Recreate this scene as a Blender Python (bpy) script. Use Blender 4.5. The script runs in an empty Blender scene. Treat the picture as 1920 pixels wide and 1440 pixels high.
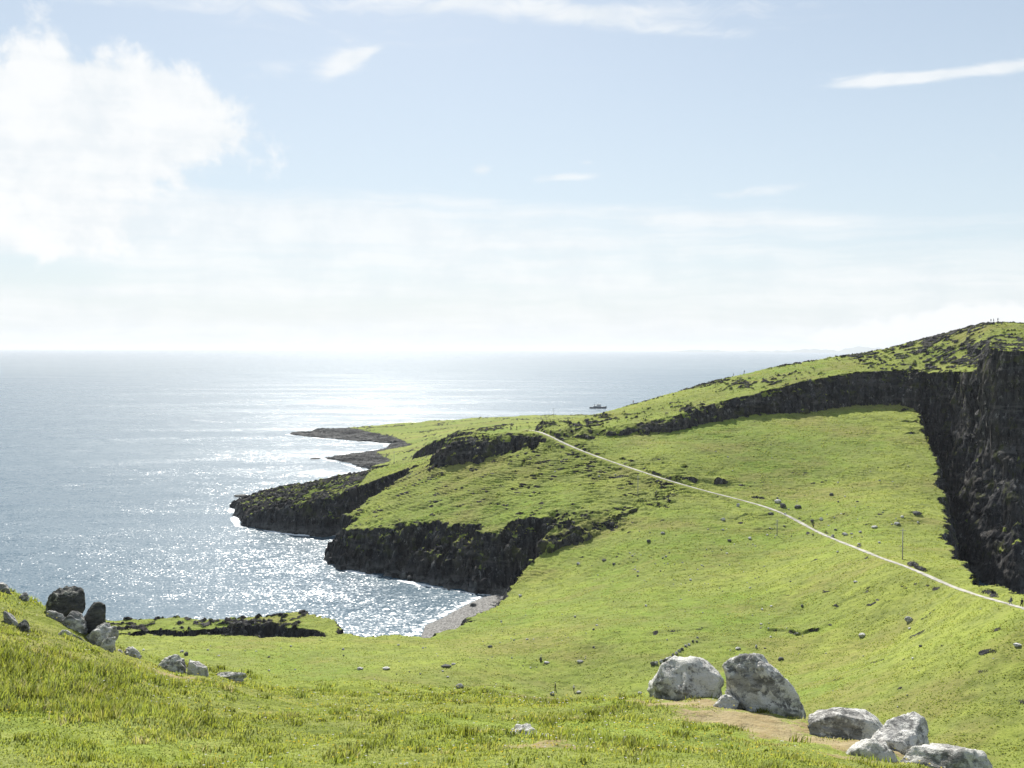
import bpy, bmesh, math, random
import numpy as np
from mathutils import Vector, Matrix, noise as mnoise
R = math.radians
rng = np.random.default_rng(7)
random.seed(7)
SC = bpy.context.scene
COL = SC.collection

# ------------------------------------------------------------------ camera
CAMZ = 88.0
FPX = 1867.0
PITCH = math.atan((720 - 655.0) / FPX)
ROLL = 0.0025
cam_d = bpy.data.cameras.new("camera"); cam = bpy.data.objects.new("camera", cam_d)
COL.objects.link(cam); SC.camera = cam
cam_d.sensor_width = 36.0; cam_d.lens = FPX / 1920 * 36
cam_d.clip_start = 0.3; cam_d.clip_end = 200000
RM = Matrix.Rotation(math.pi / 2 - PITCH, 3, 'X') @ Matrix.Rotation(ROLL, 3, 'Z')
cam.matrix_world = Matrix.Translation((0, 0, CAMZ)) @ RM.to_4x4()
RMN = np.array(RM)

# ------------------------------------------------------------------ sun
SUN_EL, SUN_AZ = 41.0, -8.0          # azimuth measured from +Y towards +X
sd_ = bpy.data.lights.new("sun", 'SUN'); sun = bpy.data.objects.new("sun", sd_); COL.objects.link(sun)
sd_.energy = 5.0; sd_.angle = R(0.53); sd_.color = (1.0, 0.955, 0.88)
sdir = Vector((math.sin(R(SUN_AZ)) * math.cos(R(SUN_EL)), math.cos(R(SUN_AZ)) * math.cos(R(SUN_EL)), math.sin(R(SUN_EL))))
sun.rotation_euler = sdir.to_track_quat('Z', 'Y').to_euler()
sun.location = (0, 0, 400)

SC.view_settings.view_transform = 'Standard'
SC.view_settings.look = 'None'
SC.view_settings.gamma = 1.0
SC.view_settings.exposure = 0.78
SC.render.engine = 'CYCLES'
SC.cycles.use_denoising = True
SC.cycles.denoiser = 'OPENIMAGEDENOISE'
SC.cycles.denoising_input_passes = 'RGB_ALBEDO_NORMAL'
SC.cycles.max_bounces = 6
SC.cycles.diffuse_bounces = 2
SC.cycles.glossy_bounces = 2
SC.cycles.transmission_bounces = 2
SC.cycles.volume_bounces = 0
SC.cycles.sample_clamp_direct = 0
SC.cycles.sample_clamp_indirect = 4

# ------------------------------------------------------------------ node helper
class E:
    """a socket with arithmetic"""
    nt = None
    def __init__(s, sock): s.s = sock
    @staticmethod
    def m(op, *a, clamp=False):
        n = E.nt.nodes.new('ShaderNodeMath'); n.operation = op; n.use_clamp = clamp
        for i, v in enumerate(a):
            if isinstance(v, E): E.nt.links.new(v.s, n.inputs[i])
            else: n.inputs[i].default_value = v
        return E(n.outputs[0])
    def __add__(s, o): return E.m('ADD', s, o)
    __radd__ = __add__
    def __mul__(s, o): return E.m('MULTIPLY', s, o)
    __rmul__ = __mul__
    def __sub__(s, o): return E.m('SUBTRACT', s, o)
    def __rsub__(s, o): return E.m('SUBTRACT', o, s)
    def __truediv__(s, o): return E.m('DIVIDE', s, o)
def clamp01(a): return E.m('ADD', a, 0.0, clamp=True)
def sstep(a, lo, hi):
    n = E.nt.nodes.new('ShaderNodeMapRange'); n.interpolation_type = 'SMOOTHSTEP'
    E.nt.links.new(a.s, n.inputs[0]); n.inputs[1].default_value = lo; n.inputs[2].default_value = hi
    return E(n.outputs[0])
def vec(x, y, z):
    n = E.nt.nodes.new('ShaderNodeCombineXYZ')
    for i, v in enumerate((x, y, z)):
        if isinstance(v, E): E.nt.links.new(v.s, n.inputs[i])
        else: n.inputs[i].default_value = v
    return E(n.outputs[0])
def sep(v):
    n = E.nt.nodes.new('ShaderNodeSeparateXYZ'); E.nt.links.new(v.s, n.inputs[0])
    return [E(o) for o in n.outputs]
def noise(v, scale, detail=4, rough=0.55, dist=0.0, lac=2.0):
    n = E.nt.nodes.new('ShaderNodeTexNoise')
    E.nt.links.new(v.s, n.inputs['Vector'])
    n.inputs['Scale'].default_value = scale; n.inputs['Detail'].default_value = detail
    n.inputs['Roughness'].default_value = rough; n.inputs['Distortion'].default_value = dist
    n.inputs['Lacunarity'].default_value = lac
    return E(n.outputs['Fac'] if 'Fac' in n.outputs else n.outputs[0])
def voro(v, scale, feature='F1', rand=1.0):
    n = E.nt.nodes.new('ShaderNodeTexVoronoi'); n.feature = feature
    E.nt.links.new(v.s, n.inputs['Vector']); n.inputs['Scale'].default_value = scale
    return E(n.outputs['Distance'])
def mixc(f, a, b):
    n = E.nt.nodes.new('ShaderNodeMix'); n.data_type = 'RGBA'
    if isinstance(f, E): E.nt.links.new(f.s, n.inputs[0])
    else: n.inputs[0].default_value = f
    for v, i in ((a, 6), (b, 7)):
        if isinstance(v, E): E.nt.links.new(v.s, n.inputs[i])
        else: n.inputs[i].default_value = (*v, 1)
    return E(n.outputs[2])
def mapping(v, scale=(1, 1, 1), rot=(0, 0, 0), loc=(0, 0, 0)):
    n = E.nt.nodes.new('ShaderNodeMapping'); E.nt.links.new(v.s, n.inputs[0])
    n.inputs['Scale'].default_value = scale; n.inputs['Rotation'].default_value = rot; n.inputs['Location'].default_value = loc
    return E(n.outputs[0])
def attr(name, out='Fac'):
    n = E.nt.nodes.new('ShaderNodeAttribute'); n.attribute_name = name
    return E(n.outputs[out])
def texco(o='Object'):
    return E(E.nt.nodes.new('ShaderNodeTexCoord').outputs[o])
def position():
    return E(E.nt.nodes.new('ShaderNodeNewGeometry').outputs['Position'])
def bump(h, dist, strength=1.0, nrm=None):
    n = E.nt.nodes.new('ShaderNodeBump'); E.nt.links.new(h.s, n.inputs['Height'])
    n.inputs['Distance'].default_value = dist; n.inputs['Strength'].default_value = strength
    if nrm is not None: E.nt.links.new(nrm.s, n.inputs['Normal'])
    return E(n.outputs[0])
def new_mat(name):
    m = bpy.data.materials.new(name); m.use_nodes = True
    E.nt = m.node_tree
    return m, m.node_tree.nodes['Principled BSDF']
def setin(b, name, v):
    if isinstance(v, E): E.nt.links.new(v.s, b.inputs[name])
    elif isinstance(v, tuple) and len(v) == 3: b.inputs[name].default_value = (*v, 1)
    else: b.inputs[name].default_value = v
def simple(name, col, rough=0.7, var=0.15, scale=8.0, metallic=0.0, spec=0.3):
    m, b = new_mat(name)
    n = noise(texco(), scale, 4)
    c1 = tuple(c * (1 - var) for c in col); c2 = tuple(min(1, c * (1 + var)) for c in col)
    setin(b, 'Base Color', mixc(n, c1, c2)); setin(b, 'Roughness', rough); setin(b, 'Metallic', metallic)
    setin(b, 'Specular IOR Level', spec)
    return m

# ------------------------------------------------------------------ world: sky with clouds
world = bpy.data.worlds.new("World"); SC.world = world; world.use_nodes = True
nt = world.node_tree; E.nt = nt
for n in list(nt.nodes): nt.nodes.remove(n)
sky = nt.nodes.new('ShaderNodeTexSky'); sky.sky_type = 'NISHITA'; sky.sun_disc = False
sky.sun_elevation = R(SUN_EL); sky.sun_rotation = R(SUN_AZ)
sky.air_density = 1.0; sky.dust_density = 0.6; sky.ozone_density = 1.6; sky.altitude = 90
dirv = texco('Generated')
dx, dy, dz = sep(dirv)
az = E.m('ARCTAN2', dx, dy) * (180 / math.pi)
el = E.m('ARCSINE', dz) * (180 / math.pi)
def px2ae(px, py):
    d = RMN @ np.array([(px - 960) / FPX, -(py - 720) / FPX, -1.0]); d /= np.linalg.norm(d)
    return math.degrees(math.atan2(d[0], d[1])), math.degrees(math.asin(d[2]))
KD = 1867 * math.pi / 180          # pixels per degree
def blob(px, py, sx, sy, rot=0.0, p=1.0):
    a0, e0 = px2ae(px, py); a = az - a0; e = el - e0
    c, s = math.cos(R(rot)), math.sin(R(rot))
    u = (a * c + e * s) * (KD / sx); v = (e * c - a * s) * (KD / sy)
    q = u * u + v * v
    return E.m('EXPONENT', q * -1.0) * p
ae = vec(az, el, 0.0)
# puffy noise, streaky noise
warp = noise(ae, 0.22, 3, 0.5)
warp2 = noise(mapping(ae, loc=(9, 4, 2)), 0.22, 3, 0.5)
aew = vec(az + (warp - 0.5) * 5.0, el + (warp2 - 0.5) * 3.0, 0.0)
puff = noise(vec(az + (warp - 0.5) * 2.2, el + (warp2 - 0.5) * 1.8, 0.0), 0.33, 9, 0.60)
puff2 = noise(mapping(ae, loc=(31, 7, 3)), 0.8, 6, 0.55)
streak = noise(mapping(vec(az + (warp - 0.5) * 3.0, el + (warp2 - 0.5) * 0.9, 0.0), scale=(0.075, 0.80, 1), rot=(0, 0, R(2))), 1.0, 8, 0.62)
wisp = noise(mapping(aew, scale=(0.22, 1.0, 1), rot=(0, 0, R(-6))), 0.9, 7, 0.60)
lvl = lambda sgn: None
# cumulus, upper left
cu = blob(90, 190, 240, 120, 0, 1.0) + blob(330, 215, 150, 75, -6, 0.75) + blob(10, 330, 200, 110, 0, 0.5) + blob(230, 290, 190, 80, 0, .45) + blob(60, 430, 240, 60, 0, 0.75)
c1 = sstep(cu + (puff - 0.5) * 2.1 + (puff2 - 0.5) * 0.35, 0.40, 0.84)
# cirrus sheets near the top edge
ci = blob(330, -5, 420, 30, 0, 0.75) + blob(980, 14, 360, 26, -4.5, 0.85) + blob(1290, 62, 130, 16, -6, 0.6) + blob(645, 118, 50, 26, 20, 1.05) + blob(690, 98, 40, 10, 18, 0.7) + blob(1800, 137, 230, 12, 1, 0.95) + blob(1650, 150, 90, 12, 0, .5) + blob(1500, 0, 330, 20, 0, 0.35) + blob(540, 120, 90, 22, 18, 0.42) + blob(1060, 333, 70, 11, 3, 0.75) + blob(905, 318, 26, 14, 8, 0.72) + blob(1100, 305, 26, 7, 0, 0.62) + blob(1420, 360, 120, 15, 4, 0.55)
c2 = sstep(ci + (wisp - 0.5) * 1.6, 0.30, 1.05) * 0.9
# the long pale bank above the horizon
bank = sstep(el * -1.0 + (az * -0.035), -9.4, -5.0)
bk = bank * 0.82 + blob(560, 400, 520, 60, -2, 0.55) + blob(1300, 400, 600, 45, 2, 0.30) + blob(200, 400, 420, 60, 0, 0.3) - blob(1250, 310, 500, 60, 0, 0.5) - blob(60, 505, 170, 28, 0, 0.75) - blob(620, 575, 380, 20, 0, 0.25) - blob(1780, 470, 330, 26, 0, 0.22)
sk = blob(1030, 524, 170, 7, 0, 0.5) + blob(230, 548, 130, 9, 2, 0.45) + blob(560, 545, 120, 6, -2, 0.35) + blob(130, 474, 90, 7, 0, 0.4) + blob(1420, 408, 300, 12, -3, 0.35) + blob(900, 612, 200, 6, 0, 0.3) + blob(80, 420, 170, 18, 0, .4)
c3 = sstep(bk + sk + (streak - 0.5) * 2.2 + (wisp - 0.5) * 0.25, 0.15, 1.25)
# low cumulus, right horizon
lc = blob(1750, 612, 150, 30, 0, 0.9) + blob(1870, 592, 90, 34, 0, 0.7) + blob(1600, 634, 160, 16, 0, 0.7)
c4 = sstep(lc + (puff2 - 0.5) * 1.5, 0.45, 0.85)
# behind and above the frame: broken cloud cover
out = sstep(el, 19.0, 30.0)
c5 = sstep(puff + (streak - .5) * .4, 0.56, 0.78) * out * 0.7
skyc = E(sky.outputs[0])
# the pale veil that thin high cloud lays over the blue
veil = clamp01(0.40 + sstep(el * -1.0, -22.0, -3.0) * 0.28)
base = mixc(veil, skyc, (7.9, 9.0, 9.7))
horiz = sstep(el * -1.0, -5.5, 0.3)
base = mixc(horiz * 0.62, base, (8.4, 8.75, 9.0))
cov = 1.0 - (1.0 - c1 * 0.92) * (1.0 - c2 * 0.85) * (1.0 - c3 * 0.70) * (1.0 - c5)
shade = sstep(streak * 0.35 + puff * 0.65, 0.36, 0.60)
ccol = mixc(shade, (8.9, 9.4, 9.75), (10.4, 10.5, 10.5))
fin = mixc(cov, base, ccol)
fin = mixc(c4 * 0.95, fin, (10.3, 10.4, 10.4))
bg = nt.nodes.new('ShaderNodeBackground'); nt.links.new(fin.s, bg.inputs[0]); bg.inputs[1].default_value = 0.056
wo = nt.nodes.new('ShaderNodeOutputWorld'); nt.links.new(bg.outputs[0], wo.inputs[0])
world.cycles.sampling_method = 'MANUAL'; world.cycles.sample_map_resolution = 1024

# ------------------------------------------------------------------ tagging helpers
def tag(o, label=None, cat=None, group=None, kind=None):
    if label: o['label'] = label
    if cat: o['category'] = cat
    if group: o['group'] = group
    if kind: o['kind'] = kind
    return o
def link(o, parent=None):
    COL.objects.link(o)
    if parent is not None: o.parent = parent
    return o
def empty(name, loc, rz=0.0, scale=1.0):
    o = bpy.data.objects.new(name, None); link(o); o.location = loc; o.rotation_euler = (0, 0, rz)
    o.scale = (scale,) * 3; o.empty_display_size = 0.5
    return o
def from_bm(name, bm, mat, parent=None, smooth=False):
    me = bpy.data.meshes.new(name); bm.to_mesh(me); bm.free()
    if mat: me.materials.append(mat)
    if smooth: me.polygons.foreach_set('use_smooth', [True] * len(me.polygons))
    return link(bpy.data.objects.new(name, me), parent)
def np_mesh(name, V, F, mat, nside):
    """V (n,3), F (m,nside) -> mesh"""
    me = bpy.data.meshes.new(name)
    me.vertices.add(len(V)); me.vertices.foreach_set('co', np.ascontiguousarray(V, dtype=np.float32).ravel())
    me.loops.add(F.size); me.loops.foreach_set('vertex_index', np.ascontiguousarray(F, dtype=np.int32).ravel())
    me.polygons.add(len(F)); me.polygons.foreach_set('loop_start', np.arange(0, F.size, nside, dtype=np.int32))
    me.update(calc_edges=True)
    if mat: me.materials.append(mat)
    return me
def put_attr(me, name, a):
    at = me.attributes.new(name, 'FLOAT', 'POINT'); at.data.foreach_set('value', np.ascontiguousarray(a, dtype=np.float32))

# ------------------------------------------------------------------ numpy noise
def _h(ix, iy, seed):
    h = (ix.astype(np.int64) * 374761393 + iy.astype(np.int64) * 668265263 + seed * 974711) & 0xffffffff
    h = ((h ^ (h >> 13)) * 1274126177) & 0xffffffff
    return ((h ^ (h >> 16)) & 0xffff).astype(np.float32) * np.float32(2 * math.pi / 65536)
def pn(x, y, seed=0):
    fx = np.floor(x); fy = np.floor(y); ix = fx.astype(np.int64); iy = fy.astype(np.int64)
    rx = (x - fx).astype(np.float32); ry = (y - fy).astype(np.float32)
    u = rx * rx * rx * (rx * (rx * 6 - 15) + 10); v = ry * ry * ry * (ry * (ry * 6 - 15) + 10)
    def g(i, j):
        a = _h(ix + i, iy + j, seed); return np.cos(a) * (rx - i) + np.sin(a) * (ry - j)
    a = g(0, 0); b = g(1, 0); c = g(0, 1); d = g(1, 1)
    return (a + (b - a) * u + (c - a) * v + (a - b - c + d) * u * v) * 1.5
def fbm(x, y, octv=4, seed=0, gain=0.5):
    s = 0; a = 1.0
    for o in range(octv):
        s = s + a * pn(x * 2 ** o + 13.7 * o, y * 2 ** o - 7.1 * o, seed + o); a *= gain
    return s
def ridged(x, y, octv=4, seed=0):
    s = 0; a = 1.0
    for o in range(octv):
        s = s + a * (1 - 2 * np.abs(pn(x * 2 ** o, y * 2 ** o, seed + o))); a *= 0.5
    return s
def ss(t, a=0.0, b=1.0):
    t = np.clip((t - a) / (b - a), 0, 1); return t * t * (3 - 2 * t)

# ------------------------------------------------------------------ picture point -> world
def ray(px, py):
    d = RMN @ np.array([(px - 960) / FPX, -(py - 720) / FPX, -1.0]); return d
def PD(px, py, D):
    d = ray(px, py); t = D / d[1]; return (d[0] * t, D, CAMZ + d[2] * t)
def XD(px, D):            # plan position only
    p = PD(px, 655, D); return (p[0], p[1])

# ------------------------------------------------------------------ smooth surfaces (thin-plate)
class TPS:
    def __init__(s, pts, lam=0.5):
        P = np.array(pts, float); s.c = P[:, :2] / 100.0; n = len(P)
        r = np.linalg.norm(s.c[:, None] - s.c[None], axis=2); K = s.U(r) + lam * 0.01 * np.eye(n)
        A = np.zeros((n + 3, n + 3)); A[:n, :n] = K; A[:n, n] = 1; A[:n, n + 1:] = s.c; A[n:, :n] = A[:n, n:].T
        s.w = np.linalg.solve(A, np.concatenate([P[:, 2], np.zeros(3)]))
    @staticmethod
    def U(r): return r * r * np.log(r + 1e-9)
    def __call__(s, x, y):
        x = np.asarray(x, float) / 100; y = np.asarray(y, float) / 100
        o = s.w[-3] + s.w[-2] * x + s.w[-1] * y
        for (cx, cy), w in zip(s.c, s.w[:-3]):
            r2 = (x - cx) ** 2 + (y - cy) ** 2 + 1e-12
            o = o + w * 0.5 * r2 * np.log(r2)
        return o

class Poly:
    """plan polygon; each vertex (x, y, w): signed distance (inside +) and local width"""
    def __init__(s, pts): s.p = np.array(pts, float)
    def __call__(s, x, y):
        P = s.p; n = len(P); best = np.full(x.shape, 1e18); W = np.ones(x.shape); inside = np.zeros(x.shape, bool)
        for i in range(n):
            ax, ay, aw = P[i]; bx, by, bw = P[(i + 1) % n]; ex, ey = bx - ax, by - ay
            t = np.clip(((x - ax) * ex + (y - ay) * ey) / (ex * ex + ey * ey + 1e-9), 0, 1)
            d = (x - ax - t * ex) ** 2 + (y - ay - t * ey) ** 2
            m = d < best; best = np.where(m, d, best); W = np.where(m, aw + (bw - aw) * t, W)
            c = ((ay > y) != (by > y)) & (x < (bx - ax) * (y - ay) / (by - ay + 1e-12) + ax)
            inside ^= c
        d = np.sqrt(best); return np.where(inside, d, -d), W
def PL(*items):       # (px, D, w)
    return Poly([(*XD(a[0], a[1]), a[2]) for a in items])

# meadow
M_pts = [PD(*p) for p in [
 (230,1202,270),(450,1201,272),(640,1197,274),(800,1199,277),(250,1250,236),(600,1250,240),(860,1250,240),(1040,1297,232),(1200,1300,224),
 (880,1155,300),(940,1126,326),(1030,1095,333),(1100,1050,346),(1165,992,364),
 (1900,1440,150),(1650,1440,150),(1600,1300,190),(1900,1300,168),(1915,1147,190),(1700,1200,225),(1300,1200,250),(1100,1200,256),(900,1205,270),(1500,1150,262),
 (1300,1100,300),(1150,1100,310),(1500,1050,310),(1300,1000,345),(1220,1000,350),(1400,960,365),(1525,990,347),(1693,1060,262),(1600,1022,302),(1800,1106,223),
 (1300,917,393),(1200,882,408),(1100,848,432),(1250,850,422),(1300,800,456),(1200,822,446),(1400,900,400),(1400,850,422),(1400,780,466),(1500,900,398),(1500,770,476),
 (1600,900,390),(1600,830,428),(1600,765,476),(1700,900,385),(1700,840,418),(1700,757,484),(1752,840,422),(1600,960,348),(1700,960,340),(1768,1000,322),(1782,1050,285),(1840,1102,236),(1922,1122,206),
 (1030,818,450),(1770,950,362)]]
M_pts += [(-40,150,20),(0,100,30),(60,110,28),(-120,220,10),(100,100,34),(-140,100,26),(160,150,40),(60,330*1.2,40)]
Ms = TPS(M_pts, 0.8)
Mp = PL((-500,282,7),(0,280,7),(210,277,6),(400,277,6),(640,279,6),(790,279,6),(835,284,6),(885,301,6),(940,328,6),(1000,352,10),(1060,385,14),(1060,430,14),(1000,470,14),
        (1300,500,10),(1700,508,10),(1738,446,9),(1757,405,8),(1772,360,8),(1776,322,8),(1786,286,8),(1815,252,8),(1850,234,8),(1925,209,8),(2050,190,10),(2500,150,12),(6000,60,12),(6000,-150,12),(-4000,-150,12),(-3000,200,10))
# dome headland
H_pts = [PD(*p) for p in [(640,987,415),(740,983,400),(830,990,384),(900,1000,374),(1000,975,372),(1080,958,376),(1160,962,374),(1200,930,386),(720,940,434),(800,930,424),(900,930,410),(900,900,424),(1000,900,418),(1100,900,410),
 (1200,890,403),(1300,917,393),(790,890,455),(830,866,456),(900,870,443),(960,852,444),(1030,838,444),(1030,818,450),(1100,848,432),(1200,882,408),(1000,812,470),(860,840,480)]]
Hs = TPS(H_pts, 0.5)
Hp = PL((604,405,10),(620,398,12),(700,384,17),(800,368,19),(885,356,20),(950,356,19),(1030,358,18),(1100,362,14),(1165,366,9),(1215,372,16),(1320,386,16),(1300,404,20),(1180,425,20),(1040,458,20),(1000,480,16),(860,492,16),(770,470,5),(695,450,5),(630,432,6))
# crag on the dome
Ks = TPS([PD(*p) for p in [(850,822,468),(900,815,466),(930,813,468),(1000,813,462),(960,813,466),(840,826,480),(1000,813,480)]], 1.0)
Kp = PL((812,455,10),(850,449,14),(900,445,15),(960,447,14),(1018,452,8),(1030,470,12),(940,492,16),(830,488,12))
# promontory behind the dome
Ps = TPS([PD(*p) for p in [(432,948,548),(470,958,505),(520,950,500),(550,935,512),(540,920,560),(620,916,512),(580,928,508),(700,882,520),(780,868,520),(840,850,505),(660,900,515),(740,876,530),(690,898,500),(770,874,505),(630,925,490)]], 1.0)
Pp = PL((426,560,3),(436,520,4),(443,492,5),(480,482,6),(540,470,9),(606,464,9),(680,478,9),(770,489,8),(830,492,8),(900,505,10),(840,560,14),(760,600,20),(690,580,24),(620,575,12),(540,590,8),(480,590,5))
# far low land
Bs = TPS([PD(*p) for p in [(560,815,1010),(640,816,1005),(640,822,975),(780,803,1020),(780,832,880),(850,812,850),(880,798,850),(1000,798,810),(800,855,740),(700,862,775),(640,858,795),(860,835,690),(900,808,580),(900,804,535),(1000,804,510),(1035,815,460),(1200,812,800),(820,862,640)]], 1.0)
Bp = PL((545,1022,4),(640,962,5),(700,946,5),(742,922,7),(728,878,7),(680,835,5),(612,800,4),(680,742,5),(705,706,6),(760,680,8),(800,600,12),(870,520,12),(960,470,12),(1040,452,12),(1120,470,14),(1300,700,14),(1300,1000,10),(1000,1120,10),(800,1110,7),(600,1062,5))
# upper ridge with its long cliff, running out into the big nose on the right
U_pts = [PD(*p) for p in [(1050,797,462),(1100,797,466),(1200,788,462),(1300,764,468),(1400,737,478),(1500,712,488),(1580,695,496),(1640,686,502),(1750,692,490),(1820,692,462),(1880,692,430),
 (1100,784,480),(1200,758,490),(1300,731,505),(1400,706,515),(1500,684,522),(1600,667,530),(1700,648,530),(1100,790,520),(1750,640,520),(1820,620,510),(1865,606,505),(1920,616,490),(1800,660,495),(1990,690,420),(1990,640,480),(2200,680,480)]]
U_pts += [(*XD(1300,600),60),(*XD(1600,620),66),(*XD(1900,600),80),(*XD(1100,560),46)]
Us = TPS(U_pts, 1.0)
Up = PL((1022,452,10),(1100,446,9),(1200,449,7),(1300,455,7),(1400,465,7),(1500,473,8),(1600,481,9),(1690,484,9),(1732,470,12),(1760,440,20),(1772,412,28),(1830,382,36),(1880,362,42),(1925,352,42),(1985,362,42),(2030,392,34),(2200,380,30),(2600,340,30),(2800,620,60),(1900,690,80),(1600,690,80),(1300,640,70),(1110,560,50),(1035,480,14))
Cs = TPS([PD(*p) for p in [(1852,654,418),(1920,657,404),(1880,650,425),(1842,650,450),(1990,655,395),(1865,603,505),(1840,612,507),(1920,612,500),(2100,640,470),(2100,600,520),(1870,640,480)]] + [(*XD(1870,560),94)], 1.0)
Cp = PL((1832,480,6),(1836,446,5),(1843,414,4),(1866,402,4),(1900,396,4),(1940,391,5),(2100,384,6),(2500,360,10),(2500,560,20),(1900,570,40),(1800,540,40),(1810,500,20))
# rocky shore shelf in front of the sea, left of centre
Ts = TPS([PD(*p) for p in [(210,1185,289),(300,1179,291),(400,1171,293),(500,1167,294),(600,1159,293),(648,1176,285),(560,1180,283),(640,1195,277)]] , 1.0)
Tp = PL((100,286,4),(210,285,3),(300,286,3),(400,286,3),(500,285,4),(540,277,6),(600,272,8),(652,273,3),(656,283,3),(640,294,3),(600,301,3),(500,303,3),(400,302,4),(330,306,3),(270,303,3),(100,300,4))
# the near slope the photographer stands on
F_pts = [PD(*p) for p in [(0,1440,13),(480,1440,13.5),(960,1440,14),(1500,1440,15),(1750,1452,17.5),(0,1104,30),(60,1130,29),(100,1156,28.5),(200,1212,28),(300,1247,29),(450,1274,30),(600,1290,31),(860,1293,31),(1100,1312,29),(1220,1312,26),
 (1300,1303,25.5),(1380,1338,24.5),(1500,1362,23),(1600,1392,20.5),(0,1250,20),(300,1340,19),(700,1360,20),(960,1370,20),(960,1330,24.5),(1250,1370,19),(1400,1400,18)]]
F_pts += [(0,0,86.35),(-10,0,86.9),(10,0,85.6),(0,-25,91),(-30,-20,93),(30,-20,88),(-35,25,84),(25,10,81.5),(25,-5,84.2),(0,7,84.2)]
Fs = TPS(F_pts, 0.02)
Fp = PL((-1200,33,60),(-300,32,60),(0,31,60),(100,29.8,60),(200,29.5,60),(300,30.5,60),(450,31.5,60),(600,32.5,60),(860,32.5,60),(1100,30.5,60),(1220,27.4,60),(1300,27,60),(1400,26,60),(1500,24,60),(1600,21.8,60),(1750,19,60),(1900,17,60),(2300,13,60),(6000,5,60),(9000,-60,60),(-9000,-60,60),(-4000,15,60))

PATH_W = None; PATH_XY = None
SCARPS = []          # polylines: (pts, height, back)
def seg_dist(x, y, P):
    best = np.full(x.shape, 1e18); T = np.zeros(x.shape); side = np.zeros(x.shape)
    for i in range(len(P) - 1):
        ax, ay = P[i][:2]; bx, by = P[i + 1][:2]; ex, ey = bx - ax, by - ay; L2 = ex * ex + ey * ey + 1e-9
        t = np.clip(((x - ax) * ex + (y - ay) * ey) / L2, 0, 1)
        d = (x - ax - t * ex) ** 2 + (y - ay - t * ey) ** 2
        m = d < best; best = np.where(m, d, best); T = np.where(m, i + t, T)
        side = np.where(m, (ex * (y - ay) - ey * (x - ax)), side)
    return np.sqrt(best), T, side

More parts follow.
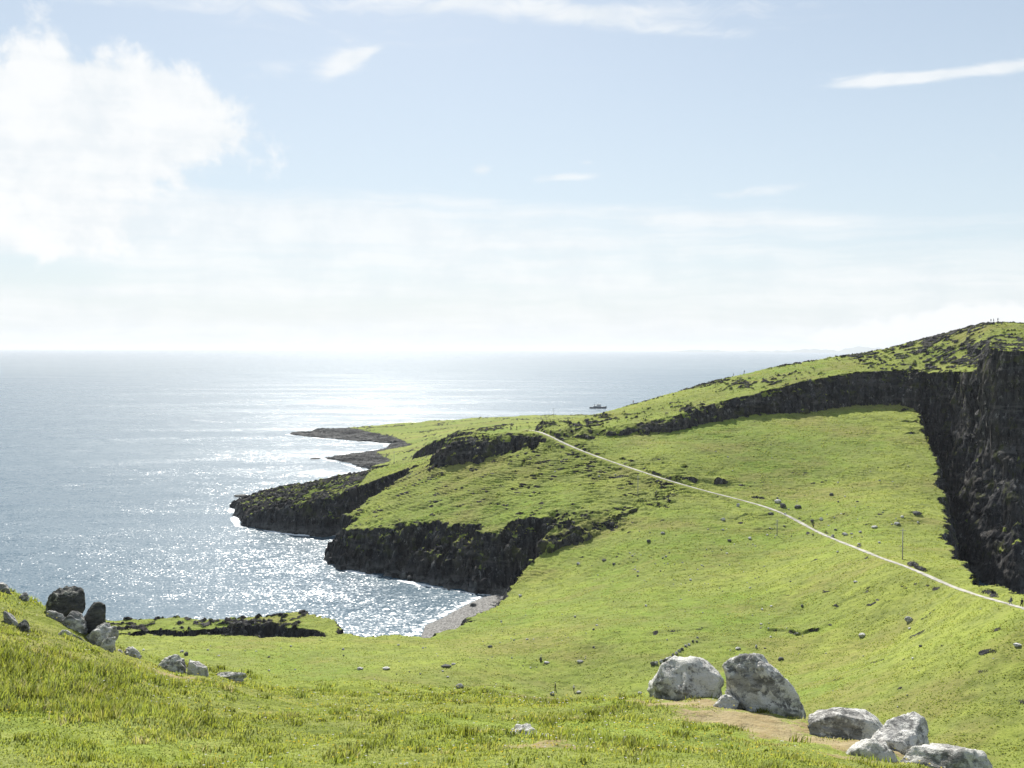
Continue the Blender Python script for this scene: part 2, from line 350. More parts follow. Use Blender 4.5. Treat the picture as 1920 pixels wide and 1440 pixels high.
def hz(x, y, fine=True, info=False):
    """height of the land (metres above sea); with info also rock / region masks"""
    x = np.asarray(x, float); y = np.asarray(y, float)
    reg = np.zeros(x.shape, np.int8); rock = np.zeros(x.shape)
    n30 = fbm(x / 34, y / 34, 3, 11) if fine else 0
    n8 = fbm(x / 9, y / 9, 4, 23) if fine else 0
    rib = ridged(x / 6.5, y / 6.5, 3, 5) if fine else 0
    gpatch = fbm(x / 5.0, y / 9.0, 3, 303) if fine else 0
    z = np.full(x.shape, -7.0)
    def over(z, surf, poly, mode, k, amp, amp2, rk, lay=0.0, pw=1.0):
        sd, w = poly(x, y)
        if mode == 'top': sd = sd + w
        m = sd > -(amp + amp2) * 1.5 - 3
        if not m.any(): return z
        s = sd + (amp * n30 + amp2 * (0.7 * n8 + 0.5 * (rib - 0.9))) * (w < 25) if fine else sd
        t = np.clip(s / w, 0, 1)
        if lay and fine:            # ledges on the rock face
            f = t * 5 + n8 * 0.5; t = t + lay * (ss(f - np.floor(f), 0.25, 0.75) - (f - np.floor(f))) / 5 * 4 * t * (1 - t)
        t = np.clip(t, 0, 1) ** pw
        zs = surf(x, y)
        zn = z + (zs - z) * t
        nonlocal reg, rock
        reg = np.where(t > 0.02, k, reg)
        drop = np.maximum(zs - z, 0) / np.maximum(w, 0.5)
        rk = rk * (1 - 0.9 * ss(t, 0.45, 0.9) * ss(gpatch, -0.15, 0.35)) if fine else rk
        rock = np.where(t > 0, np.where(t < 0.985, rk * np.clip(drop / 1.0, 0, 1), 0 * rock), rock)
        return np.where(t > 0, zn, z)
    z = over(z, Bs, Bp, 'top', 5, 6.0, 1.2, 1)
    z = over(z, Ps, Pp, 'foot', 4, 3.0, 1.6, 1, 0.6, 0.8)
    z = over(z, Ms, Mp, 'top', 2, 2.2, 2.4, 1)
    z = over(z, Hs, Hp, 'foot', 4, 4.6, 5.6, 1, 0.6, 0.62)
    z = over(z, Ks, Kp, 'foot', 4, 3.0, 3.4, 1, 0.7, 0.8)
    z = over(z, Us, Up, 'foot', 3, 3.4, 3.6, 1, 0.6, 0.75)
    z = over(z, Cs, Cp, 'foot', 3, 1.0, 1.4, 1, 0.5, 0.8)
    z = over(z, Ts, Tp, 'foot', 2, 1.6, 1.9, 1, 0.5, 0.8)
    zb = z
    for P, h, back in SCARPS:
        bb = np.array(P); m = (x > bb[:, 0].min() - back) & (x < bb[:, 0].max() + back) & (y > bb[:, 1].min() - back) & (y < bb[:, 1].max() + back)
        if not m.any(): continue
        d, T, sid = seg_dist(x[m], y[m], P); T = T / (len(P) - 1)
        amp = h * np.clip(np.minimum(T, 1 - T) * 3, 0, 1) * (1.0 if not fine else np.clip(0.62 + 1.1 * pn(x[m] / 5.5, y[m] / 5.5, 19), 0.0, 1.4))
        if fine: wob = 1.6 * pn(x[m] / 6, y[m] / 6, 29) + .6 * pn(x[m] / 2, y[m] / 2, 39); sg = np.where(sid > 0, d, -d) + wob; sid = sg; d = np.abs(sg)
        a = np.where(sid > 0, np.exp(-(d / back) * 3) * amp * ss(d, 0, 0.5), -np.exp(-(d / back) * 6) * amp * 0.35)
        zz = z[m]; z = z.copy(); z[m] = zz + a
        rr = rock[m]; rock[m] = np.maximum(rr, (np.abs(d) < 0.55) * np.clip((amp / h - .45) * 2, 0, .62))
    if fine:
        soft = 1 - np.clip(rock, 0, 1)
        far = (reg != 0)
        z = z + far * (0.9 * n30 * 0.5 + 0.16 * n8)
        # sheep terraces: little steps along the contours of the steeper pasture
        ph = z / 0.72 + 1.1 * fbm(x / 26, y / 26, 2, 41) + 0.35 * n8
        tr = (ph - np.floor(ph)); stp = np.where(tr < 0.75, tr / 0.75, (1 - tr) / 0.25)
        patch = np.where(reg == 4, 1.0, ss(fbm(x / 60, y / 45, 3, 77), -0.45, 0.45))
        tamp = np.where(reg == 4, 0.95, np.where((reg == 2) & (y > 330), 0.55, np.where(reg == 2, 0.06, 0.1)))
        z = z + (stp - 0.5) * tamp * patch * soft * (y > 180) * ss(fbm(x / 14, y / 4, 2, 78), -0.35, 0.35)
        z = z + soft * far * (y > 150) * (0.13 * fbm(x / 2.2, y / 1.9, 2, 79) + 0.16 * (reg == 4) * fbm(x / 7, y / 1.7, 2, 80))
        # broken outcrops on the upper ridge, the promontory and the shore
        oc = ridged(x / 9, y / 5, 4, 61) + 0.6 * fbm(x / 30, y / 30, 2, 62)
        hi = ss(x, 130, 235) * (reg == 3)
        lowsh = (z < 3.4) & (reg > 0)
        tshelf = (reg == 2) & (y > 277) & (x < -62) & (x > -130) & (z > 2)
        thr = np.where(tshelf, 1.15, np.where(reg == 3, 1.45 - 0.38 * hi, np.where(reg == 4, np.where((x < -75) & (y > 455), np.interp(x, [-110, -70], [0.5, 0.95]), 9.0), np.where(reg == 5, 1.5, 9.0))))
        o = ss(oc, thr, thr + 0.35) * (y > 160)
        z = z + o * np.where(reg == 3, 0.75, 0.7) * (0.5 + 0.5 * ridged(x / 2.2, y / 2.2, 2, 66))
        rock = np.maximum(rock, o * 0.95)
        z = z + ((reg == 4) & (x < -82) & (y > 458)) * 1.7 * (ridged(x / 13, y / 6, 3, 93) - 0.6) * ss(z, 1, 4) * ss(-x, 82, 95)
        rock = np.maximum(rock, ss(-z, -3.6, -2.2) * (reg > 0) * (y > 240))
        rk = np.clip(rock, 0, 1)
        z = z + rk * (0.45 * fbm(x / 2.1, y / 2.1, 3, 91) + (z < 4.5) * (reg > 3) * (0.9 * ridged(x / 22, y / 5, 3, 92) - 0.6))
    # path bench
    if PATH_XY is not None:
        P = PATH_XY; m = (x > P[:, 0].min() - 8) & (x < P[:, 0].max() + 8) & (y > P[:, 1].min() - 8) & (y < P[:, 1].max() + 8)
        if m.any():
            d, T, sid = seg_dist(x[m], y[m], P); zp = np.interp(T, np.arange(len(P)), P[:, 2])
            hw = 1.15; t = 1 - ss(d, hw, hw + np.where(sid > 0, 1.1, 2.8))
            z = z.copy(); zz = z[m]; z[m] = zz + (zp - zz) * t
            rock = rock.copy(); rr = rock[m]; rock[m] = rr * (1 - t)
    # near slope last
    sd, w = Fp(x, y); t = np.clip((sd + w) / w, 0, 1)
    if fine:
        bumpz = 0.16 * fbm(x / 3.2, y / 3.2, 3, 3) + 0.05 * fbm(x / 0.8, y / 0.8, 3, 4)
    else: bumpz = 0
    m = t > 0
    zf = Fs(x, y) + bumpz
    tt = np.where(sd > 0, 1, t)
    z2 = z + (zf - z) * tt
    z = np.where(m & (zf > z), z2, z)
    reg = np.where((tt > 0.35) & m & (y < 90), 1, reg)
    rock = np.where(reg == 1, 0, rock)
    if info: return z, rock, reg
    return z

def hit(pxs, pys, fine=True, dmin=6, dmax=1250, step=0.5):
    """where the picture rays meet the land"""
    out = []
    Ds = np.concatenate([np.arange(dmin, 60, 0.12), np.arange(60, dmax, step)])
    for px, py in zip(pxs, pys):
        d = ray(px, py); t = Ds / d[1]; X = d[0] * t; Z = CAMZ + d[2] * t
        g = np.maximum(hz(X, Ds, fine), 0.0); u = Z - g
        i = int(np.argmax(u < 0)) if (u < 0).any() else len(Ds) - 1
        a = u[i - 1] / (u[i - 1] - u[i] + 1e-9) if i > 0 else 0
        D = Ds[i - 1] + a * (Ds[i] - Ds[i - 1]); t = D / d[1]
        out.append((d[0] * t, D, CAMZ + d[2] * t))
    return out

# scarps: short turf edges that face the camera
def scarp(pts, h, back):
    h = h * 0.75
    w = hit([p[0] for p in pts], [p[1] for p in pts], False)
    SCARPS.append(([(a, b) for a, b, c in w], h, back))
scarp([(1275,899),(1310,903),(1345,904),(1378,908)], 2.2, 14)
scarp([(1395,1172),(1450,1180),(1500,1186),(1545,1178),(1600,1166)], 0.9, 12)
scarp([(1170,1190),(1230,1188),(1300,1183),(1370,1176)], 0.5, 12)
scarp([(1378,975),(1390,966),(1408,960)], 1.5, 8)
scarp([(1390,931),(1420,934),(1460,938)], 0.8, 7)
scarp([(1672,970),(1700,965),(1728,960)], 1.0, 8)
scarp([(1678,772),(1705,768),(1735,776)], 1.8, 8)
scarp([(1684,792),(1715,790),(1748,798)], 1.8, 7)
scarp([(1690,815),(1722,812),(1752,822)], 1.6, 7)
scarp([(1690,1052),(1712,1060),(1728,1066)], 0.8, 5)
scarp([(1155,857),(1175,859),(1190,866)], 1.2, 8)
scarp([(1130,990),(1160,972),(1190,958),(1210,945)], 1.4, 8)
scarp([(1110,960),(1160,957),(1210,948)], 1.0, 8)
scarp([(1040,842),(1090,862),(1150,882)], 0.6, 6)

PATH_PX = [(985,806),(1008,809),(1025,814),(1050,828),(1075,839),(1100,849),(1125,858),(1158,870),(1190,880),(1225,892),(1259,903),(1316,919),(1350,928),(1384,936),(1431,949),(1454,956),(1475,966),(1489,973),(1525,994),(1563,1011),(1617,1032),(1655,1048),(1693,1060),(1739,1079),(1769,1094),(1801,1106),(1844,1120),(1888,1132),(1920,1141),(1975,1158),(2060,1185)]
_w = np.array(hit([p[0] for p in PATH_PX], [p[1] for p in PATH_PX], False))
# resample and smooth
def smooth_poly(P, step=2.0, it=6):
    d = np.concatenate([[0], np.cumsum(np.linalg.norm(np.diff(P[:, :2], axis=0), axis=1))])
    s = np.arange(0, d[-1], step); Q = np.stack([np.interp(s, d, P[:, k]) for k in range(3)], 1)
    for _ in range(it):
        Q[1:-1] = (Q[:-2] + 2 * Q[1:-1] + Q[2:]) / 4
    return Q
PATH_XY = smooth_poly(_w, 4.0, 4)[::-1].copy()      # runs towards the far end; + side is the left of travel
# orient so that the positive side is the uphill (far) side
_d = PATH_XY[-1] - PATH_XY[0]
if _d[0] * 1.0 < 0: PATH_XY = PATH_XY[::-1].copy()

# ------------------------------------------------------------------ land mesh: fan grid, denser where the ground is steep
AP = -26.0
NC, NR = 1500, 1900
th = np.tan(np.linspace(math.atan(-0.86), math.atan(0.86), NC))     # plan slope x/(y-AP)
CO = np.linspace(0, NC - 1, 130).astype(int)
yd = np.concatenate([np.arange(-24, 45, 0.1), np.arange(45, 1150, 0.3)])
rows_c = np.zeros((len(CO), NR))
for k, c in enumerate(CO):
    z0 = hz(th[c] * (yd - AP), yd, False)
    wgt = np.interp(yd, [-24, 4, 10, 33, 36, 60, 110, 140, 200, 250, 560, 620, 1150], [0.6, 2, 6, 6, 1.0, .3, .4, 1.5, 1.9, 2.3, 2.3, 1.0, 0.7])
    dzv = np.abs(np.diff(z0)); dyv = np.diff(yd)
    cost = wgt[1:] * dyv + 1.6 * np.clip(dzv - 0.35 * dyv, 0, None) * (yd[1:] > 150) + 0.0
    cc = np.concatenate([[0], np.cumsum(cost)]); rows_c[k] = np.interp(np.linspace(0, cc[-1], NR), cc, yd)
# keep neighbouring columns in step
for _ in range(2): rows_c[1:-1] = (rows_c[:-2] + 2 * rows_c[1:-1] + rows_c[2:]) / 4
Yg = np.stack([np.interp(np.arange(NC), CO, rows_c[:, r]) for r in range(NR)])      # (NR, NC)
Xg = th[None, :] * (Yg - AP)
Zg, Rk, Rg = hz(Xg.ravel(), Yg.ravel(), True, True)
Zg = Zg.reshape(NR, NC); Rk = Rk.reshape(NR, NC); Rg = Rg.reshape(NR, NC)
# bare columns of rock: push steep faces in and out along their own height
gy = np.gradient(Zg, axis=0) / np.maximum(np.gradient(Yg, axis=0), 1e-3)
gx = np.gradient(Zg, axis=1) / np.maximum(np.gradient(Xg, axis=1), 1e-3)
slope = np.sqrt(gx ** 2 + gy ** 2)
steep = ss(slope, 0.75, 1.5) * (Yg > 100)
nx = -gx / (slope + 1e-6); ny = -gy / (slope + 1e-6)
big_l = fbm(Zg / 9.0 + 3, (Xg + 0.6 * Yg) / 13.0, 3, 221) * ss(Yg + Xg, 520, 600)
colm = ridged((Xg * 0.9 - Yg * 0.35) / 3.4, Zg / 26.0, 2, 231)
ledge = 0.9 * (colm - 0.6) + 2.0 * big_l + fbm(Zg / 3.0 + 5, (Xg + Yg) / 9.0, 3, 201) * 0.8 + 0.45 * fbm(Xg / 1.3 + Zg * .2, Zg / 2.6 + Yg / 1.5, 2, 207)
Xg = Xg + nx * ledge * steep * 0.9; Yg = Yg + ny * ledge * steep * 0.9
gp2 = fbm(Xg / 5.0, (Yg + Zg) / 6.0, 3, 303)
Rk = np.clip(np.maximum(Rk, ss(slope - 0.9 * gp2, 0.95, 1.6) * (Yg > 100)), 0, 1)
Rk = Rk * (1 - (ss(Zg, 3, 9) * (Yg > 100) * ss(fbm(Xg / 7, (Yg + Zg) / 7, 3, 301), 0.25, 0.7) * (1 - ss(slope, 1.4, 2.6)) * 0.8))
beach_px = [PD(700,1205,0)[:2]]
bx0, by0 = XD(780, 312); bx1, by1 = XD(945, 350)
def seg1(x, y, a, b):
    ex, ey = b[0] - a[0], b[1] - a[1]; t = np.clip(((x - a[0]) * ex + (y - a[1]) * ey) / (ex * ex + ey * ey), 0, 1)
    return np.hypot(x - a[0] - t * ex, y - a[1] - t * ey)
beach = np.zeros_like(Zg)
dry = np.zeros_like(Zg)
for (px, py, D, rx, ry, v) in [(1290,1325,24.5,2.0,1.2,1.0), (1400,1362,22.5,1.8,1.5,1.1), (1560,1385,20.5,1.9,1.3,1.2), (1460,1372,21.5,1.6,1.2,1.0),(1240,1320,25,1.2,.9,.8),(1640,1425,18,1.3,.7,.8),(1010,1405,17,1.0,.5,.7),(330,1260,27,1.0,.6,.8),(60,1215,24,1.5,1.0,.4),(1010,1310,30,2.5,1.0,.5),(700,1300,30,4,1.2,.35)]:
    cx, cy, _ = PD(px, py, D)
    dry = np.maximum(dry, v * np.exp(-((Xg - cx) / rx) ** 2 - ((Yg - cy) / ry) ** 2))

mp = (Yg > 170) & (Yg < 480) & (Xg > -5) & (Xg < 130)
_d, _t, _s = seg_dist(Xg[mp], Yg[mp], PATH_XY)
_v = np.exp(-np.clip(_d - 0.7, 0, None) / 0.55) * (0.45 + 0.5 * pn(Xg[mp] / 3, Yg[mp] / 3, 444)); _dd = dry[mp]; dry[mp] = np.maximum(_dd, _v)
V = np.stack([Xg, Yg, Zg], -1).reshape(-1, 3)
idx = np.arange(NR * NC).reshape(NR, NC)
F = np.stack([idx[:-1, :-1], idx[:-1, 1:], idx[1:, 1:], idx[1:, :-1]], -1).reshape(-1, 4)
# smooth vertex normals of the whole sheet, so that the pieces meet without a seam
du = np.gradient(np.stack([Xg, Yg, Zg], -1), axis=1); dv = np.gradient(np.stack([Xg, Yg, Zg], -1), axis=0)
NRM = np.cross(du, dv).reshape(-1, 3); NRM /= np.linalg.norm(NRM, axis=1)[:, None] + 1e-9

# --- land material
land, b = new_mat("grass_and_rock")
pos = position(); px_, py_, pz_ = sep(pos)
rk = attr('rock'); dr = attr('dry'); near = attr('near')
n_big = noise(mapping(pos, scale=(1, 1, 0.3)), 1 / 70.0, 5, 0.6)
n_mid = noise(mapping(pos, scale=(0.6, 1, 1), loc=(40, 0, 0)), 1 / 7.0, 6, 0.65)
n_fin = noise(pos, 0.9, 6, 0.75)
n_tiny = noise(pos, 5.0, 4, 0.7)
g1 = mixc(sstep(n_big, 0.40, 0.60), (0.176, 0.248, 0.044), (0.268, 0.306, 0.066))
g2 = mixc(sstep(n_mid, 0.30, 0.72), g1, (0.190, 0.216, 0.066))
g2 = mixc(sstep(noise(mapping(pos, scale=(0.5, 1, 1)), 1 / 22.0, 5, 0.65), 0.50, 0.66) * 0.62, g2, (0.225, 0.200, 0.075))
fine2 = noise(mapping(pos, scale=(0.6, 1.0, 1.0)), 0.45, 5, 0.8)
fine3 = noise(mapping(pos, scale=(0.45, 1.0, 1.0), loc=(5, 9, 0)), 0.30, 6, 0.72)
g2 = mixc(sstep(fine3, 0.54, 0.60) * 0.38, g2, (0.105, 0.130, 0.030))
g2 = mixc(sstep(fine3 * -1.0, -0.42, -0.36) * 0.35, g2, (0.290, 0.300, 0.080))
g3 = mixc(sstep(fine2, 0.52, 0.60) * 0.50, g2, (0.085, 0.110, 0.022))
g3 = mixc(sstep(fine2 * -1.0, -0.44, -0.34) * 0.40, g3, (0.300, 0.310, 0.090))
g3 = mixc(sstep(n_fin, 0.56, 0.72) * 0.65, g3, (0.060, 0.085, 0.020))
g3 = mixc(sstep(n_fin * -1.0, -0.40, -0.27) * 0.5, g3, (0.235, 0.235, 0.085))
g3 = mixc(near * sstep(noise(pos, 1.7, 5, 0.7), 0.50, 0.62) * 0.5, g3, (0.130, 0.165, 0.022))
g3 = mixc(sstep(n_tiny, 0.52, 0.68) * (0.35 + near * 0.35), g3, (0.070, 0.100, 0.020))
drn = clamp01(sstep(dr + (n_tiny - 0.5) * 1.5 + (n_fin - .5) * 1.6, 0.35, 0.75))
g4 = mixc(drn * 0.85, g3, mixc(sstep(n_fin, 0.35, 0.65), (0.34, 0.275, 0.175), (0.26, 0.19, 0.11)))
# rock
r_n = noise(mapping(pos, scale=(1, 1, 0.28)), 0.55, 7, 0.7)
r_f = noise(pos, 1.6, 6, 0.75)
lich = sstep(r_f, 0.60, 0.70)
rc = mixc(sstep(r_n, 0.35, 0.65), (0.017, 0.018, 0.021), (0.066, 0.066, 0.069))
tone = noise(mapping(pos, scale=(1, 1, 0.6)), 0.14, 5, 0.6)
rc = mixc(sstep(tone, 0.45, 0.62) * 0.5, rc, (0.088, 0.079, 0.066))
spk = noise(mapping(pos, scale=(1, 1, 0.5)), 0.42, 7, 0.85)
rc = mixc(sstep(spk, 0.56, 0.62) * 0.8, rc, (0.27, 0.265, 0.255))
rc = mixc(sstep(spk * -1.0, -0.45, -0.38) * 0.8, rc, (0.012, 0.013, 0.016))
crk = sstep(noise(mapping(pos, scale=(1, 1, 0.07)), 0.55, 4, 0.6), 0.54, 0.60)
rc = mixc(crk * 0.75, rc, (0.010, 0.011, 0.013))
bnd = sstep(noise(mapping(pos, scale=(0.12, 0.12, 1.0)), 0.33, 5, 0.65), 0.56, 0.62)
rc = mixc(bnd * 0.35, rc, (0.15, 0.145, 0.135))
rc = mixc(lich * 0.55, rc, (0.26, 0.255, 0.24))
moss = sstep(noise(pos, 0.16, 7, 0.65), 0.54, 0.64) * sstep(pz_, 4.0, 12.0)
rc = mixc(moss * 0.6, rc, (0.075, 0.085, 0.022))
low = sstep(pz_ * -1.0, -5.5, -1.0)
rc = mixc(low * 0.8, rc, mixc(sstep(noise(mapping(pos, scale=(0.25, 1, 1)), 0.22, 6, 0.7), 0.40, 0.62), (0.016, 0.017, 0.019), (0.17, 0.17, 0.165)))
peb = attr('beach')
rc = mixc(peb, rc, mixc(sstep(r_f, 0.35, 0.65), (0.13, 0.125, 0.12), (0.40, 0.39, 0.37)))
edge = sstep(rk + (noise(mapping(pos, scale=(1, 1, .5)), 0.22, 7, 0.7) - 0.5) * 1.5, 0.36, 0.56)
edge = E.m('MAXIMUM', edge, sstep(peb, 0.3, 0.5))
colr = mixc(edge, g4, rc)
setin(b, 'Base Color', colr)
setin(b, 'Roughness', 0.95); setin(b, 'Specular IOR Level', 0.04)
hgt = n_fin * (0.35) + n_tiny * 0.05 + edge * (r_f * 0.9 + r_n * 1.0)
setin(b, 'Normal', bump(hgt, 1.0, 0.75))

def land_piece(name, mask, label, cat):
    f = F[mask]
    if len(f) == 0: return None
    u, inv = np.unique(f.ravel(), return_inverse=True)
    me = np_mesh(name, V[u], inv.reshape(f.shape), land, 4)
    me.polygons.foreach_set('use_smooth', np.ones(len(f), bool))
    put_attr(me, 'rock', Rk.ravel()[u]); put_attr(me, 'dry', dry.ravel()[u]); put_attr(me, 'near', (Yg.ravel()[u] < 60) * 1.0)
    put_attr(me, 'beach', beach.ravel()[u])
    me.normals_split_custom_set_from_vertices(NRM[u])
    o = link(bpy.data.objects.new(name, me)); tag(o, label, cat, kind='structure'); return o

# pebble beach at the head of the cove
sdm, wm_ = Mp(Xg.ravel(), Yg.ravel()); sdm = sdm.reshape(Xg.shape)
bseg = seg1(Xg, Yg, (bx0, by0), (bx1, by1))
beach = ss(-bseg, -22, -15) * ss(-Zg, -5.0, -2.5) * (Zg > -3) * (Rg == 2)
bq = PL((772,292,1),(800,287,1),(835,291,1),(885,307,1),(940,332,1),(985,346,1),(975,356,1),(945,357,1),(905,352,1),(868,340,1),(825,324,1),(790,314,1))
sdb, _w1 = bq(Xg.ravel(), Yg.ravel()); sdb = sdb.reshape(Xg.shape)
isb = ss(sdb, -3, 2) * (Zg < 3.2)
zb_ = 0.25 + 0.10 * np.clip(sdb, 0, 9) + 0.25 * fbm(Xg / 2, Yg / 2, 3, 55)
Zg = np.where(isb > 0, np.maximum(Zg, Zg + (zb_ - Zg) * isb), Zg)
beach = np.clip(isb, 0, 1) * (sdb > -1.5) * (Zg < 3.4)
V = np.stack([Xg, Yg, Zg], -1).reshape(-1, 3)
Fr = Rg.ravel()[F[:, 0]]
Fz = V[F, 2].max(axis=1)
keep = Fz > -4.5
Fb = beach.ravel()[F].max(axis=1) > 0.5
for name, m, lab in [
    ('hillside', Fr == 1, None), ('meadow', (Fr == 2) & ~Fb, None), ('hill', (Fr == 3), None), ('headland', (Fr == 4), None),
    ('far_shore', Fr == 5, None), ('beach', Fb & (Fr != 1), None), ('seabed', Fr == 0, None)]:
    if name == 'seabed': continue
    land_piece(name, m & keep, None, None)
hz_all = hz

# ------------------------------------------------------------------ sea
sea_m, b = new_mat("sea_water")
pos = position(); sx_, sy_, sz_ = sep(pos)
w1 = noise(mapping(pos, scale=(0.7, 1.0, 1), rot=(0, 0, R(18))), 1 / 6.0, 3, 0.6)
w2 = noise(mapping(pos, scale=(0.7, 1.0, 1), rot=(0, 0, R(-12))), 1 / 1.7, 4, 0.65)
w3 = noise(mapping(pos, scale=(1.0, 1.0, 1)), 2.2, 3, 0.7)
w0 = noise(mapping(pos, scale=(0.5, 1.0, 1), rot=(0, 0, R(10))), 1 / 28.0, 3, 0.6)
slick = noise(mapping(pos, scale=(0.35, 1.0, 1), rot=(0, 0, R(12))), 1 / 120.0, 5, 0.6)
calm = sstep(slick, 0.35, 0.65)
gust = sstep(noise(mapping(pos, scale=(0.5, 1.0, 1), rot=(0, 0, R(8))), 1 / 60.0, 5, 0.65), 0.34, 0.66)
# wave facets: the slopes themselves come from the noise, so far water stays rough
def slopes(sc, loc, amp, det=2):
    n = E.nt.nodes.new('ShaderNodeTexNoise'); E.nt.links.new(mapping(pos, scale=(0.75, 1.0, 1), rot=(0, 0, R(loc)), loc=(loc, 3, 0)).s, n.inputs['Vector'])
    n.inputs['Scale'].default_value = sc; n.inputs['Detail'].default_value = det; n.inputs['Roughness'].default_value = 0.6
    c = sep(E(n.outputs['Color'])); return (c[0] - 0.5) * amp, (c[1] - 0.5) * amp
sx1, sy1 = slopes(1 / 14.0, 17, 0.28); sx2, sy2 = slopes(1 / 2.4, -11, 0.50); sx3, sy3 = slopes(1.5, 29, 1.25); 
offsh = sstep(E.m('SQRT', sx_ * sx_ + sy_ * sy_), 700.0, 6000.0)
ga = (0.58 + gust * 0.60) * (1.0 - offsh * 0.84) * (1.0 - attr('lee') * 0.5)
nrmv = vec((sx1 + sx2 + sx3) * ga, (sy1 + sy2 + sy3) * ga, 1.0)
vn = E.nt.nodes.new('ShaderNodeVectorMath'); vn.operation = 'NORMALIZE'; E.nt.links.new(nrmv.s, vn.inputs[0])
foam = attr('foam')
fo = sstep(foam + (noise(pos, 0.45, 5, 0.7) - 0.5) * 1.1, 0.50, 0.70)
setin(b, 'Base Color', mixc(fo, (0.050, 0.100, 0.140), (0.75, 0.78, 0.80)))
setin(b, 'Roughness', E.m('MAXIMUM', (0.250 + calm * 0.05) - offsh * 0.07 - attr('lee') * 0.05, fo * 0.8))
setin(b, 'IOR', 1.333)
setin(b, 'Specular IOR Level', 0.5)
setin(b, 'Normal', E(vn.outputs[0]))
SR = np.unique(np.concatenate([np.geomspace(30, 250, 40), np.arange(250, 620, 1.1), np.arange(620, 1150, 2.2), np.geomspace(1150, 70000, 120)]))
SC_N = 1100
sth = np.linspace(-0.95, 0.95, SC_N)
SY, STH = np.meshgrid(SR, sth, indexing='ij'); SX = np.sin(STH) * SY; SYY = np.cos(STH) * SY - 20
fm = np.zeros(SX.shape); near_s = (SYY > 230) & (SYY < 1150)
xs, ys = SX[near_s], SYY[near_s]; dmin = np.full(xs.shape, 99.0)
for pl, md in ((Bp, 1), (Pp, 0), (Mp, 1), (Hp, 0), (Tp, 0)):
    sd, w = pl(xs, ys); sd = sd + (w if md else 0)*1.0
    dmin = np.minimum(dmin, np.abs(sd))
f = np.exp(-dmin / 2.8) * (0.72 + 0.8 * pn(xs / 22, ys / 22, 401))
sdb_, _ = bq(xs, ys); f = np.maximum(f, ss(-sdb_, -2.0, 0.0) * (1 - ss(-sdb_, 0.5, 6.0)) * (0.62 + .4 * pn(xs / 9, ys / 3, 402)))
sdt, _ = Tp(xs, ys); f = np.maximum(f, np.exp(-np.maximum(-sdt, 0) / 9) * ((xs < -75) & (xs > -110)) * (ys > 290) * 0.55)
fm[near_s] = np.clip(f, 0, 1)
ns, nc = SX.shape; ii = np.arange(ns * nc).reshape(ns, nc)
SF = np.stack([ii[:-1, :-1], ii[:-1, 1:], ii[1:, 1:], ii[1:, :-1]], -1).reshape(-1, 4)
sme = np_mesh('sea', np.stack([SX.ravel(), SYY.ravel(), np.zeros(SX.size)], 1), SF, sea_m, 4)
put_attr(sme, 'foam', fm.ravel())
_c = XD(770, 350); put_attr(sme, 'lee', np.exp(-((SX - _c[0]) / 34) ** 2 - ((SYY - _c[1]) / 42) ** 2).ravel())
sea = link(bpy.data.objects.new('sea', sme)); tag(sea, kind='structure')

# ------------------------------------------------------------------ path
pm, b = new_mat("path_concrete")
pos = position(); n = noise(pos, 0.35, 7, 0.75)
setin(b, 'Base Color', mixc(sstep(n, 0.35, 0.65), (0.20, 0.19, 0.155), (0.43, 0.415, 0.365))); setin(b, 'Roughness', 0.9)
setin(b, 'Normal', bump(noise(pos, 12, 4), 0.05, 0.6))
def build_path():
    P = smooth_poly(PATH_XY, 1.0, 2); n = len(P); bm = bmesh.new(); rows = []
    T = np.gradient(P[:, :2], axis=0); T /= np.linalg.norm(T, axis=1)[:, None]; Nn = np.stack([-T[:, 1], T[:, 0]], 1)
    for i in range(n):
        w = 0.72 + 0.10 * math.sin(i * 0.31) + 0.07 * math.sin(i * 0.11) + 0.06 * math.sin(i * 2.3)
        wl = w + 0.10 * math.sin(i * 1.9)
        z = P[i, 2] + 0.10
        a = P[i, :2] + Nn[i] * w; c = P[i, :2] - Nn[i] * wl
        rows.append([bm.verts.new((a[0], a[1], z - 0.35)), bm.verts.new((a[0], a[1], z)), bm.verts.new((c[0], c[1], z)), bm.verts.new((c[0], c[1], z - 0.35))])
    for r0, r1 in zip(rows[:-1], rows[1:]):
        for k in range(3): bm.faces.new((r0[k], r1[k], r1[k + 1], r0[k + 1]))
    bmesh.ops.recalc_face_normals(bm, faces=bm.faces)
    return tag(from_bm('path', bm, pm), kind='structure')
build_path()

# ------------------------------------------------------------------ rocks
def rock_mat(name, dark, mid, pale, amt):
    m, b = new_mat(name); co = texco('Object'); p = position()
    big = noise(p, 1.1, 6, 0.6); f = noise(p, 7.0, 7, 0.72); sp = noise(p, 26.0, 3, 0.7); st = noise(mapping(p, scale=(1, 1, 3.2), rot=(0.5, 0.2, 0)), 2.6, 6, 0.7)
    c = mixc(sstep(st, 0.35, 0.62), dark, mid)
    c = mixc(sstep(f + (big - 0.5) * 0.9, 0.56 - amt, 0.70 - amt), c, pale)
    c = mixc(sstep(sp, 0.60, 0.70) * 0.6, c, dark)
    c = mixc(sstep(noise(p, 3.5, 6, 0.7), 0.64, 0.70) * 0.35, c, (0.16, 0.15, 0.06))
    setin(b, 'Base Color', c); setin(b, 'Roughness', 0.92); setin(b, 'Specular IOR Level', 0.15)
    setin(b, 'Normal', bump(f * 0.7 + st * 0.8 + sp * 0.12, 0.16, 0.9))
    return m
PALE = rock_mat('lichen_rock', (0.13, 0.13, 0.125), (0.36, 0.35, 0.33), (0.64, 0.63, 0.59), 0.13)
MIXR = rock_mat('weathered_rock', (0.14, 0.14, 0.14), (0.42, 0.415, 0.40), (0.72, 0.71, 0.67), 0.10)
DARK = rock_mat('dark_rock', (0.05, 0.051, 0.051), (0.13, 0.131, 0.125), (0.34, 0.34, 0.30), -0.02)
